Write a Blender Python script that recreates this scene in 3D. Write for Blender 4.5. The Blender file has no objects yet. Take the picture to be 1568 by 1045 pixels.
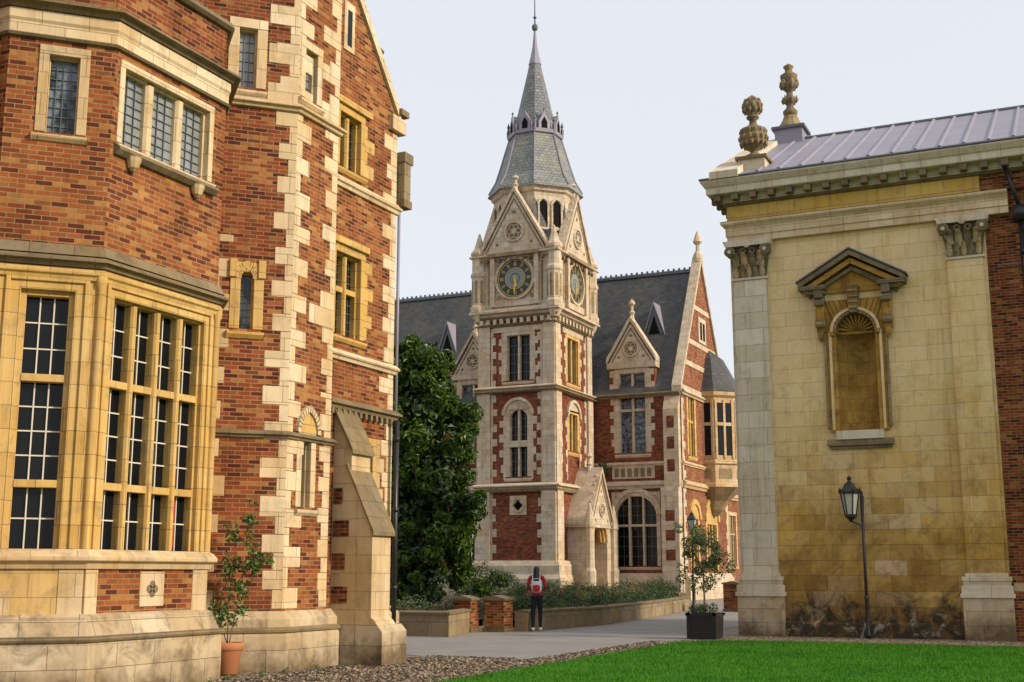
import bpy, math, random
import numpy as np
from mathutils import Vector, Matrix
random.seed(7); rng=np.random.default_rng(7)
S=math.sqrt(.5)
scene=bpy.context.scene
# ------------------------------------------------------------ materials
M={}
class NT:
    def __init__(s,name):
        m=bpy.data.materials.new(name); m.use_nodes=True; s.m=m; s.t=m.node_tree; s.n=s.t.nodes; s.l=s.t.links
        s.b=s.n['Principled BSDF']; M[name]=m
    def node(s,ty,**k):
        x=s.n.new(ty)
        for a,v in k.items(): setattr(x,a,v)
        return x
    def lk(s,a,b): s.l.new(a,b)
    def uv(s):
        return s.node('ShaderNodeUVMap').outputs[0]
    def pos(s): return s.node('ShaderNodeNewGeometry').outputs['Position']
    def mapped(s,vec,loc=(0,0,0),sc=(1,1,1)):
        mp=s.node('ShaderNodeMapping'); mp.inputs['Location'].default_value=loc; mp.inputs['Scale'].default_value=sc; s.lk(vec,mp.inputs[0]); return mp.outputs[0]
    def noise(s,scale,detail=4,rough=.6,vec=None,dist=0):
        x=s.node('ShaderNodeTexNoise'); x.inputs['Scale'].default_value=scale; x.inputs['Detail'].default_value=min(detail,4.5)
        x.inputs['Roughness'].default_value=rough; x.inputs['Distortion'].default_value=dist
        s.lk(vec if vec is not None else s.pos(),x.inputs['Vector']); return x.outputs['Fac']
    def ramp(s,f,a,b,ca=0,cb=1):
        x=s.node('ShaderNodeMapRange'); x.inputs[1].default_value=a; x.inputs[2].default_value=b
        x.inputs[3].default_value=ca; x.inputs[4].default_value=cb; x.clamp=True; s.lk(f,x.inputs[0]); return x.outputs[0]
    def math(s,op,a,b):
        x=s.node('ShaderNodeMath',operation=op)
        for i,v in enumerate((a,b)):
            if isinstance(v,(int,float)): x.inputs[i].default_value=v
            else: s.lk(v,x.inputs[i])
        return x.outputs[0]
    def mix(s,f,a,b,mode='MIX'):
        x=s.node('ShaderNodeMix',data_type='RGBA',blend_type=mode)
        for sock,v in ((x.inputs[0],f),(x.inputs[6],a),(x.inputs[7],b)):
            if isinstance(v,(int,float)): sock.default_value=v
            elif isinstance(v,tuple): sock.default_value=(*v,1)
            else: s.lk(v,sock)
        return x.outputs[2]
    def brick(s,c1,c2,mo,bw,rh,ms,vec=None,smooth=.1,off=.5):
        x=s.node('ShaderNodeTexBrick'); x.offset=off
        x.inputs['Color1'].default_value=(*c1,1); x.inputs['Color2'].default_value=(*c2,1); x.inputs['Mortar'].default_value=(*mo,1)
        x.inputs['Scale'].default_value=1; x.inputs['Mortar Size'].default_value=ms; x.inputs['Mortar Smooth'].default_value=smooth
        x.inputs['Bias'].default_value=0; x.inputs['Brick Width'].default_value=bw; x.inputs['Row Height'].default_value=rh
        s.lk(vec if vec is not None else s.uv(),x.inputs['Vector']); return x
    def rnd(s,bw,rh,k=1):
        return s.brick((0,0,0),(1,1,1),(.5,.5,.5),bw,rh,0,vec=s.mapped(s.uv(),(bw*7*k,rh*16*k,0))).outputs['Color']
    def bump(s,h,strength=.4,dist=.02,nrm=None):
        x=s.node('ShaderNodeBump'); x.inputs['Strength'].default_value=strength; x.inputs['Distance'].default_value=dist
        s.lk(h,x.inputs['Height'])
        return x.outputs[0]
    def fin(s,col,rough=.85,nrm=None,spec=.3,metal=0):
        for k,v in (('Base Color',col),('Roughness',rough)):
            if isinstance(v,tuple): s.b.inputs[k].default_value=(*v,1)
            elif isinstance(v,(int,float)): s.b.inputs[k].default_value=v
            else: s.lk(v,s.b.inputs[k])
        if nrm is not None: s.lk(nrm,s.b.inputs['Normal'])
        s.b.inputs['Specular IOR Level'].default_value=spec; s.b.inputs['Metallic'].default_value=metal
        return s.m
def mk_brick(name,c1,c2,c3,mo,buff):
    a=NT(name); br=a.brick(c1,c2,mo,.215,.068,.0065)
    nb=a.math('SUBTRACT',1,br.outputs['Fac'])
    c=a.mix(a.math('MULTIPLY',a.ramp(a.rnd(.215,.068,1),.55,.8),nb),br.outputs['Color'],c3)
    c=a.mix(a.math('MULTIPLY',a.ramp(a.rnd(.215,.068,3),.76,.93,0,.85),nb),c,buff)
    n=a.noise(.8,5); c=a.mix(a.ramp(n,.38,.68,0,.65),c,a.mix(1,c,(.55,.46,.38),'MULTIPLY'))
    st=a.noise(1,5,.7,vec=a.mapped(a.pos(),(0,0,0),(5,5,.5))); c=a.mix(a.ramp(st,.48,.72,0,.5),c,a.mix(1,c,(.5,.43,.38),'MULTIPLY'))
    n2=a.noise(14,3); c=a.mix(a.ramp(n2,.3,.75,0,.45),c,a.mix(1,c,(.52,.47,.45),'MULTIPLY'))
    h=a.math('SUBTRACT',a.math('MULTIPLY',n2,.5),br.outputs['Fac'])
    return a.fin(c,.92,a.bump(h,.55,.012),.15)
mk_brick('brick_red',(.31,.085,.028),(.21,.05,.018),(.10,.025,.014),(.33,.235,.14),(.42,.19,.06))
mk_brick('brick_orange',(.38,.125,.036),(.26,.068,.024),(.13,.034,.017),(.35,.25,.14),(.48,.23,.07))
mk_brick('brick_tower',(.30,.072,.034),(.20,.046,.024),(.11,.03,.02),(.26,.17,.11),(.36,.13,.05))
mk_brick('brick_far',(.36,.115,.05),(.26,.075,.035),(.16,.045,.03),(.36,.27,.18),(.42,.2,.08))
def mk_stone(name,c1,c2,stain,joint,bw=.55,rh=.3,samt=.6,grime=.5,gcol=(.13,.10,.06),gz=None,ssc=.9,streak=.5):
    a=NT(name); br=a.brick(c1,c2,joint,bw,rh,.006,smooth=.3)
    n1=a.noise(ssc,6,.65,dist=.4); c=a.mix(a.ramp(n1,.42,.68,0,samt),br.outputs['Color'],stain)
    c=a.mix(a.ramp(a.rnd(bw,rh,2),.15,1,.32,0),c,a.mix(1,c,(.62,.52,.38),'MULTIPLY'))
    n2=a.noise(2.3,8,.7,dist=.6); c=a.mix(a.ramp(n2,.52,.76,0,grime),c,gcol)
    st=a.noise(1,6,.7,vec=a.mapped(a.pos(),(0,0,0),(6,6,.45))); c=a.mix(a.ramp(st,.5,.72,0,streak),c,a.mix(1,c,(.5,.42,.31),'MULTIPLY'))
    n3=a.noise(30,4,.7); c=a.mix(a.ramp(n3,.3,.8,0,.3),c,a.mix(1,c,(.66,.62,.56),'MULTIPLY'))
    c=a.mix(a.math('MULTIPLY',br.outputs['Fac'],.45),c,a.mix(1,c,(.5,.42,.33),'MULTIPLY'))
    if gz:
        z=a.node('ShaderNodeSeparateXYZ'); a.lk(a.pos(),z.inputs[0])
        zz=a.math('ADD',z.outputs[2],a.math('MULTIPLY',a.math('SUBTRACT',a.noise(1.1,6,.7),.5),gz*3))
        c=a.mix(a.ramp(zz,gz,gz*.1,0,.85),c,a.mix(1,c,(.2,.17,.13),'MULTIPLY'))
    h=a.math('SUBTRACT',a.math('MULTIPLY',a.noise(18,6,.7),.5),a.math('MULTIPLY',br.outputs['Fac'],.8))
    return a.fin(c,.88,a.bump(h,.45,.012),.25)
mk_stone('stone_cream',(.68,.54,.36),(.56,.42,.25),(.56,.35,.11),(.42,.34,.24),samt=.55,grime=.45)
mk_stone('stone_yellow',(.66,.44,.155),(.57,.35,.095),(.68,.50,.26),(.36,.25,.12),samt=.5,grime=.5)
mk_stone('stone_tower',(.66,.58,.46),(.56,.47,.36),(.58,.40,.2),(.36,.31,.25),.5,.32,samt=.5,grime=.6,gcol=(.15,.12,.09),ssc=.5)
mk_stone('stone_plinth',(.60,.50,.36),(.49,.39,.26),(.44,.30,.13),(.3,.25,.19),.7,.33,samt=.55,grime=.85,gcol=(.11,.085,.05),gz=.5)
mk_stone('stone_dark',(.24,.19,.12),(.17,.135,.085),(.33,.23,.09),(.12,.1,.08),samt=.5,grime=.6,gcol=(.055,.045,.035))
mk_stone('stone_white',(.74,.67,.55),(.66,.58,.45),(.58,.45,.24),(.4,.34,.26),.9,.42,samt=.35,grime=.4)
mk_stone('stone_bleached',(.76,.63,.45),(.66,.52,.33),(.60,.37,.12),(.4,.33,.24),.6,.35,samt=.42,grime=.4)
mk_stone('stone_weathered',(.34,.27,.175),(.24,.19,.12),(.42,.29,.11),(.15,.12,.08),.6,.35,samt=.5,grime=.6,gcol=(.07,.06,.05))
# chapel ashlar: cream above, mustard blotched blocks lower down, black weathering at the foot
a=NT('stone_chapel'); BW,RH=.74,.36
br=a.brick((.72,.50,.19),(.60,.38,.10),(.40,.28,.13),BW,RH,.006,smooth=.3)
r1=a.rnd(BW,RH,1); r2=a.rnd(BW,RH,3)
sx=a.node('ShaderNodeSeparateXYZ'); a.lk(a.pos(),sx.inputs[0]); z=sx.outputs[2]
n1=a.noise(.45,6,.65,dist=.5); n2=a.noise(1.3,7,.7,dist=.5)
up=a.ramp(a.math('ADD',z,a.math('MULTIPLY',n1,5)),4.8,8.2); lo=a.math('SUBTRACT',1,up)
c=a.mix(a.math('MULTIPLY',up,.75),br.outputs['Color'],(.86,.69,.42))
c=a.mix(a.math('MULTIPLY',a.ramp(n2,.47,.70),a.ramp(up,0,1,.6,.3)),c,(.66,.39,.055))
c=a.mix(a.math('MULTIPLY',a.math('MULTIPLY',a.ramp(r1,.5,.8),lo),.65),c,(.38,.22,.055))
c=a.mix(a.math('MULTIPLY',a.math('MULTIPLY',a.ramp(r2,.72,.9),lo),.65),c,(.70,.53,.36))
c=a.mix(a.ramp(r1,.0,1,.16,0),c,a.mix(1,c,(.6,.48,.33),'MULTIPLY'))
n4=a.noise(.8,9,.75,dist=1.2)
d1=a.ramp(a.math('ADD',z,a.math('MULTIPLY',a.math('SUBTRACT',n4,.5),9)),3.3,.6)
c=a.mix(a.math('MULTIPLY',d1,.65),c,a.mix(1,c,(.27,.20,.11),'MULTIPLY'))
d2=a.ramp(a.math('ADD',z,a.math('MULTIPLY',a.math('SUBTRACT',a.noise(1.9,9,.8,dist=.8),.5),3.4)),1.05,.35)
c=a.mix(a.math('MULTIPLY',d2,.92),c,(.030,.025,.018))
c=a.mix(a.math('MULTIPLY',a.math('MULTIPLY',a.ramp(a.noise(2.2,8,.75,dist=1),.56,.62),a.ramp(z,.9,.3)),.6),c,(.42,.40,.34))
c=a.mix(a.math('MULTIPLY',a.math('MULTIPLY',a.ramp(a.noise(3.0,8,.7,dist=.8),.50,.68),a.ramp(z,7,2,.25,1)),.6),c,(.24,.14,.04))
st=a.noise(1,6,.7,vec=a.mapped(a.pos(),(3,0,0),(5,5,.35))); c=a.mix(a.ramp(st,.5,.72,0,.5),c,a.mix(1,c,(.58,.43,.26),'MULTIPLY'))
c=a.mix(a.ramp(a.noise(25,5,.7),.3,.8,0,.3),c,a.mix(1,c,(.64,.58,.5),'MULTIPLY'))
c=a.mix(a.math('MULTIPLY',br.outputs['Fac'],.5),c,a.mix(1,c,(.45,.36,.24),'MULTIPLY'))
h=a.math('SUBTRACT',a.math('MULTIPLY',a.noise(14,7,.7),.6),br.outputs['Fac']); a.fin(c,.88,a.bump(h,.5,.014),.25)
mk_stone('stone_niche',(.54,.33,.08),(.44,.25,.05),(.18,.105,.035),(.3,.2,.07),samt=.75,grime=.75,gcol=(.07,.045,.02))
mk_stone('stone_frieze',(.74,.50,.12),(.64,.40,.08),(.64,.50,.28),(.3,.2,.07),.9,.42,samt=.4,grime=.4)
def mk_slate(name,c1,c2,bw=.3,rh=.18,moss=(.16,.17,.10)):
    a=NT(name); br=a.brick(c1,c2,(.03,.03,.035),bw,rh,.012)
    c=a.mix(a.ramp(a.noise(.9,5),.45,.75,0,.5),br.outputs['Color'],moss)
    c=a.mix(a.ramp(a.rnd(bw,rh,2),0,1,.5,0),c,a.mix(1,c,(.5,.5,.5),'MULTIPLY'))
    a.fin(c,.6,a.bump(a.math('SUBTRACT',a.noise(6,3),br.outputs['Fac']),.5,.03),.4)
mk_slate('slate_dark',(.085,.088,.09),(.052,.055,.06),moss=(.12,.11,.07))
mk_slate('slate_green',(.27,.29,.28),(.19,.21,.21),.28,.2,moss=(.33,.31,.21))
mk_slate('slate_spire',(.23,.24,.26),(.16,.17,.19),.28,.2,moss=(.30,.27,.18))
a=NT('lead'); c=a.mix(a.noise(1.5,5),(.19,.18,.23),(.30,.285,.34)); a.fin(c,.5,a.bump(a.noise(4,3),.2,.03),.5)
a=NT('lead_dark'); c=a.mix(a.noise(3,5),(.07,.075,.09),(.12,.13,.15)); a.fin(c,.5,None,.5)
a=NT('glass'); c=a.mix(a.noise(2,2),(.003,.004,.005),(.010,.012,.014)); a.fin(c,.06,a.bump(a.noise(3.5,2),.2,.03),.2)
a=NT('glass_reflect_tint'); c=a.mix(a.noise(4,3),(.10,.11,.12),(.36,.38,.38)); a.fin(c,.12,a.bump(a.noise(5,2),.2,.02),.5)  # pale grey reflection on the panes is put into the base colour
a=NT('glass_blue'); c=a.mix(a.ramp(a.noise(5,2),.42,.6),(.012,.016,.022),(.16,.20,.26)); a.fin(c,.1,a.bump(a.noise(5,2),.15,.02),.4)
a=NT('glazing_bar'); a.fin((.64,.58,.48),.5,None,.3)
a=NT('leading'); a.fin((.13,.135,.13),.5,None,.4)
a=NT('curtain'); a.fin((.34,.02,.02),.8)
a=NT('dark_void'); a.fin((.012,.012,.012),.9,None,.05)
a=NT('black_iron'); a.fin((.015,.015,.017),.4,a.bump(a.noise(30,2),.1,.005),.5)
a=NT('gold'); a.fin((.62,.40,.08),.4,None,.5,.4)
a=NT('clock_blue'); a.fin((.03,.05,.052),.5)
a=NT('clock_grey'); a.fin(a.mix(a.noise(6,3),(.16,.19,.18),(.26,.28,.25)),.6)
a=NT('wood_door'); a.fin(a.mix(a.noise(8,3),(.16,.08,.03),(.25,.13,.05)),.6)
a=NT('lamp_glass'); a.fin((.50,.50,.44),.15,None,.6)
a=NT('terracotta'); a.fin(a.mix(a.noise(9,4),(.50,.20,.09),(.38,.15,.07)),.85)
a=NT('soil'); a.fin(a.mix(a.noise(9,5),(.05,.035,.02),(.10,.07,.045)),.95,a.bump(a.noise(20,4),.6,.03))
a=NT('bark'); a.fin(a.mix(a.noise(12,5),(.09,.065,.04),(.18,.13,.08)),.9,a.bump(a.noise(25,5),.6,.02))
def mk_leaf(name,c1,c2,rough=.45,sp=.45,sc=1.2,dk=.6):
    a=NT(name); g=a.node('ShaderNodeNewGeometry')
    c=a.mix(g.outputs['Random Per Island'],c1,c2); c=a.mix(a.ramp(a.noise(sc,3),.35,.65,0,dk),c,a.mix(1,c,(.45,.5,.4),'MULTIPLY'))
    a.fin(c,rough,None,sp)
    tr=a.node('ShaderNodeBsdfTranslucent'); a.lk(c,tr.inputs[0]); mx=a.node('ShaderNodeMixShader'); mx.inputs[0].default_value=.2
    o=a.n['Material Output']; a.lk(a.b.outputs[0],mx.inputs[1]); a.lk(tr.outputs[0],mx.inputs[2]); a.lk(mx.outputs[0],o.inputs[0])
mk_leaf('leaf_magnolia',(.022,.062,.008),(.13,.22,.02),.36,.4,1.0,.8)
mk_leaf('leaf_shrub',(.02,.055,.012),(.08,.13,.03))
mk_leaf('leaf_rose',(.06,.13,.025),(.14,.24,.05))
mk_leaf('leaf_olive',(.05,.09,.03),(.13,.18,.07))
mk_leaf('leaf_heather',(.10,.09,.04),(.15,.18,.06))
mk_leaf('blade',(.03,.145,.004),(.085,.26,.010),.6,.2,.5)
mk_leaf('flower_red',(.5,.03,.04),(.6,.12,.1))
a=NT('grass'); n=a.noise(.7,5); c=a.mix(a.ramp(n,.35,.65),(.022,.12,.004),(.05,.19,.010)); a.fin(c,.95,a.bump(a.noise(60,3),.6,.03),.1)
a=NT('ground'); c=a.mix(a.noise(.6,6),(.22,.19,.15),(.32,.28,.22)); a.fin(c,.95,a.bump(a.noise(30,5),.4,.02),.2)
a=NT('paving'); br=a.brick((.25,.235,.22),(.215,.20,.19),(.12,.11,.10),1.2,.9,.008); c=a.mix(a.ramp(a.noise(1.0,6),.4,.7,0,.6),br.outputs['Color'],(.17,.155,.14)); c=a.mix(a.ramp(a.noise(60,2),.4,.7,0,.4),c,(.34,.31,.28)); a.fin(c,.85,a.bump(a.math('SUBTRACT',a.noise(40,4),br.outputs['Fac']),.35,.01),.3)
a=NT('cobbles'); v=a.node('ShaderNodeTexVoronoi'); v.inputs['Scale'].default_value=12; a.lk(a.pos(),v.inputs['Vector'])
hs_=a.node('ShaderNodeSeparateColor'); a.lk(v.outputs['Color'],hs_.inputs[0])
c=a.mix(a.ramp(hs_.outputs[0],.1,.9),(.20,.14,.085),(.46,.37,.26)); c=a.mix(a.ramp(hs_.outputs[1],.6,1,0,.6),c,(.28,.24,.2))
c=a.mix(a.ramp(v.outputs['Distance'],.35,.62),c,(.07,.055,.04)); c=a.mix(a.ramp(a.noise(.8,5),.4,.7,0,.4),c,a.mix(1,c,(.6,.56,.5),'MULTIPLY'))
a.fin(c,.8,a.bump(a.math('SUBTRACT',1,v.outputs['Distance']),1.0,.05),.3)
a=NT('jacket'); a.fin(a.mix(a.noise(20,2),(.34,.015,.02),(.45,.03,.035)),.7)
a=NT('trousers'); a.fin((.012,.012,.016),.8)
a=NT('skin'); a.fin((.50,.30,.21),.5)
a=NT('hair'); a.fin((.012,.009,.008),.4,None,.5)
a=NT('bag'); a.fin((.62,.62,.64),.7)
a=NT('shoe'); a.fin((.75,.75,.73),.6)
# ------------------------------------------------------------ builder
ST={}
def add(obj,part,mat,vs,fs):
    d=ST.setdefault(obj,{}).setdefault((part,mat),[[],[]]); o=len(d[0]); d[0].extend(vs); d[1].extend([tuple(i+o for i in f) for f in fs])
class Fr:
    def __init__(s,px,py,dx,dy): s.p=(px,py,dx,dy)
    def __call__(s,u,z,w=0):
        px,py,dx,dy=s.p; return (px+dx*u+dy*w,py+dy*u-dx*w,z)
BF=[(0,1,2,3),(4,7,6,5),(0,4,5,1),(1,5,6,2),(2,6,7,3),(3,7,4,0)]
def box(o,p,m,f,u0,u1,z0,z1,w0,w1):
    add(o,p,m,[f(u0,z0,w1),f(u1,z0,w1),f(u1,z1,w1),f(u0,z1,w1),f(u0,z0,w0),f(u1,z0,w0),f(u1,z1,w0),f(u0,z1,w0)],BF)
WF=Fr(0,0,1,0)
def wbox(o,p,m,x0,x1,y0,y1,z0,z1): box(o,p,m,WF,x0,x1,z0,z1,-y1,-y0)
def prism(o,p,m,f,poly,w0,w1):
    n=len(poly); vs=[f(u,z,w1) for u,z in poly]+[f(u,z,w0) for u,z in poly]
    add(o,p,m,vs,[tuple(range(n)),tuple(range(2*n-1,n-1,-1))]+[(i,(i+1)%n,n+(i+1)%n,n+i) for i in range(n)])
def strip(o,p,m,f,pa,pb,w0,w1):
    for i in range(len(pa)-1): prism(o,p,m,f,[pa[i],pa[i+1],pb[i+1],pb[i]],w0,w1)
def sweep(o,p,m,path,prof,closed=False):
    n=len(path); k=len(prof); vs=[]; 
    def nrm(a,b):
        d=(b[0]-a[0],b[1]-a[1]); L=math.hypot(*d); return (d[1]/L,-d[0]/L)
    for i,q in enumerate(path):
        if closed: n1=nrm(path[i-1],q); n2=nrm(q,path[(i+1)%n])
        else:
            n1=nrm(path[i-1],q) if i>0 else nrm(q,path[i+1]); n2=nrm(q,path[i+1]) if i<n-1 else n1
        s=1+n1[0]*n2[0]+n1[1]*n2[1]; ox=(n1[0]+n2[0])/s; oy=(n1[1]+n2[1])/s
        for w,z in prof: vs.append((q[0]+ox*w,q[1]+oy*w,z))
    fs=[]; 
    for i in range(n if closed else n-1):
        j=(i+1)%n
        for a in range(k-1): fs.append((i*k+a,j*k+a,j*k+a+1,i*k+a+1))
    if not closed: fs+= [tuple(range(k)),tuple(range((n-1)*k,n*k))[::-1]]
    add(o,p,m,vs,fs)
def band(o,m,path,z0,z1,w,closed=False,part='mouldings',sl=.5):
    h=z1-z0; sweep(o,part,m,path,[(-.02,z0),(w*.45,z0),(w*.6,z0+h*.3),(w,z0+h*.42),(w,z0+h*.62),(w*(1-sl),z1-h*.08),(w*.3,z1),(-.02,z1)],closed)
def wall(o,p,m,f,u0,u1,z0,z1,holes=(),w=0):
    us=sorted({u0,u1,*[h[0] for h in holes],*[h[1] for h in holes]}); zs=sorted({z0,z1,*[h[2] for h in holes],*[h[3] for h in holes]})
    us=[u for u in us if u0<=u<=u1]; zs=[z for z in zs if z0<=z<=z1]
    for a,b in zip(us,us[1:]):
        for c,d in zip(zs,zs[1:]):
            uc,zc=(a+b)/2,(c+d)/2
            if any(h[0]<uc<h[1] and h[2]<zc<h[3] for h in holes): continue
            add(o,p,m,[f(a,c,w),f(b,c,w),f(b,d,w),f(a,d,w)],[(0,1,2,3)])
def glassq(o,f,u0,u1,z0,z1,w,mat='glass'):
    t=random.uniform(-.008,.008); t2=random.uniform(-.008,.008)
    add(o,'window_glass',mat,[f(u0,z0,w+t),f(u1,z0,w-t),f(u1,z1,w-t+t2),f(u0,z1,w+t+t2)],[(0,1,2,3)])
def win(o,f,u0,u1,z0,z1,n=1,tr=(),s=.12,m='stone_cream',pu=.02,rec=.2,nb=2,dz=.3,mull=.08,gm='glass',bm='glazing_bar',bw=.014,sill=True,top=True,inner=.035):
    if s>0:
        box(o,'window_surrounds',m,f,u0-s,u0,z0,z1,-rec,pu); box(o,'window_surrounds',m,f,u1,u1+s,z0,z1,-rec,pu)
        if top: box(o,'window_surrounds',m,f,u0-s,u1+s,z1,z1+s,-rec,pu+.003)
        if sill: prism(o,'window_surrounds',m,Fr(*[f.p[0]+f.p[2]*(u0-s-.03),f.p[1]+f.p[3]*(u0-s-.03),f.p[3],-f.p[2]]),[(-rec,z0-s),(pu,z0-s),(pu+.05,z0-s*.6),(pu+.05,z0-s*.35),(-rec,z0)],-(u1-u0+2*s+.06),0)
    else:
        for a,b in ((u0-.001,u0+.02),(u1-.02,u1+.001)): box(o,'window_surrounds',m,f,a,b,z0,z1,-rec,-.002)
        box(o,'window_surrounds',m,f,u0+.02,u1-.02,z1-.02,z1,-rec,-.002)
    if inner:
        box(o,'window_frames',m,f,u0,u0+inner,z0,z1,-rec,-.08); box(o,'window_frames',m,f,u1-inner,u1,z0,z1,-rec,-.08); box(o,'window_frames',m,f,u0+inner,u1-inner,z1-inner,z1,-rec,-.08)
    a0=u0+inner; a1=u1-inner; W=(a1-a0-(n-1)*mull)/n; zz=[z0]+list(tr)+[z1-inner]
    for i in range(n):
        l=a0+i*(W+mull); r=l+W
        if i>0: 
            vs=[];P=[(l-mull,-rec),(l-mull,-.09),(l-mull*.78,-.045),(l-mull*.22,-.045),(l,-.09),(l,-rec)]
            for z_ in (z0,z1-inner): vs+=[f(u_,z_,w_) for u_,w_ in P]
            add(o,'window_frames',m,vs,[(j,j+1,j+7,j+6) for j in range(5)])
        for k in range(len(zz)-1):
            c=zz[k]+(mull/2 if k else 0); d=zz[k+1]-(mull/2 if k<len(zz)-2 else 0)
            glassq(o,f,l,r,c,d,-rec+.03,gm)
            if k: box(o,'window_frames',m,f,l,r,zz[k]-mull/2,zz[k]+mull/2,-rec,-.07)
            if bm:
                for q in range(1,nb):
                    x=l+W*q/nb; box(o,'glazing_bars',bm,f,x-bw/2,x+bw/2,c,d,-rec+.032,-rec+.055)
                q=max(1,round((d-c)/dz))
                for j in range(1,q):
                    x=c+(d-c)*j/q; box(o,'glazing_bars',bm,f,l,r,x-bw/2,x+bw/2,-rec+.034,-rec+.05)
    return (u0,u1,z0,z1)
def archpts(cu,r,sp,kind='round',n=12):
    if kind=='round': return [(cu-r*math.cos(math.pi*i/n),sp+r*math.sin(math.pi*i/n)) for i in range(n+1)]
    R=r*1.5; cx=R-r; th=math.acos(cx/R); k=n//2
    L=[(cu+cx-R*math.cos(th*i/k),sp+R*math.sin(th*i/k)) for i in range(k+1)]
    return L+[(2*cu-a,b) for a,b in L[::-1][1:]]
def archhead(o,p,m,f,cu,r,sp,u0,u1,ztop,w0,w1,kind='round'):
    P=archpts(cu,r,sp,kind)
    Q=[]
    for a,b in P: Q.append((u0+(a-(cu-r))/(2*r)*(u1-u0),ztop))
    Q[0]=(u0,ztop);Q[-1]=(u1,ztop)
    prism(o,p,m,f,[(u0,sp),P[0],Q[0]],w0,w1) if u0<cu-r-.001 else None
    prism(o,p,m,f,[P[-1],(u1,sp),Q[-1]],w0,w1) if u1>cu+r+.001 else None
    strip(o,p,m,f,P,Q,w0,w1)
def archring(o,p,m,f,cu,r,sp,t,w0,w1,kind='round'):
    strip(o,p,m,f,archpts(cu,r,sp,kind,14),[(cu+(a-cu)*(r+t)/r,sp+(b-sp)*(r+t)/r) for a,b in archpts(cu,r,sp,kind,14)],w0,w1)
def quoins(o,m,f,ue,sg,z0,z1,h=.27,L=.32,s=.18,ph=0,w=.007,p='quoins'):
    z=z0;i=ph
    while z<z1-.05:
        e=min(z+h*random.uniform(.9,1.1),z1); l=(L if i%2 else s)*random.uniform(.82,1.18); a,b=sorted((ue,ue+sg*l))
        box(o,p,m,f,a,b,z+.003,e-.003,-.06,w+random.uniform(-.002,.002)); z=e;i+=1
def lathe(o,p,m,cx,cy,prof,n=16,rot=0,cap=True):
    vs=[];fs=[];k=len(prof)
    for i in range(n):
        t=rot+2*math.pi*i/n
        for r,z in prof: vs.append((cx+r*math.cos(t),cy+r*math.sin(t),z))
    for i in range(n):
        j=(i+1)%n
        for a in range(k-1): fs.append((i*k+a,j*k+a,j*k+a+1,i*k+a+1))
    if cap: fs.append(tuple(i*k+k-1 for i in range(n))); fs.append(tuple(i*k for i in range(n))[::-1])
    add(o,p,m,vs,fs)
def ring(o,p,m,f,cu,cz,r0,r1,w0,w1,n=28):
    A=[(cu+r0*math.cos(2*math.pi*i/n),cz+r0*math.sin(2*math.pi*i/n)) for i in range(n+1)]
    B=[(cu+r1*math.cos(2*math.pi*i/n),cz+r1*math.sin(2*math.pi*i/n)) for i in range(n+1)]
    strip(o,p,m,f,A,B,w0,w1)
def disc(o,p,m,f,cu,cz,r,w0,w1,n=28): prism(o,p,m,f,[(cu+r*math.cos(2*math.pi*i/n),cz+r*math.sin(2*math.pi*i/n)) for i in range(n)],w0,w1)
def tube(o,p,m,a,b,r0,r1=None,n=8):
    r1=r0 if r1 is None else r1; a=Vector(a);b=Vector(b);d=(b-a).normalized(); x=d.orthogonal().normalized(); y=d.cross(x); vs=[]
    for c,r in ((a,r0),(b,r1)):
        for i in range(n):
            t=2*math.pi*i/n; vs.append(tuple(c+x*(r*math.cos(t))+y*(r*math.sin(t))))
    add(o,p,m,vs,[(i,(i+1)%n,n+(i+1)%n,n+i) for i in range(n)]+[tuple(range(n))[::-1],tuple(range(n,2*n))])
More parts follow.
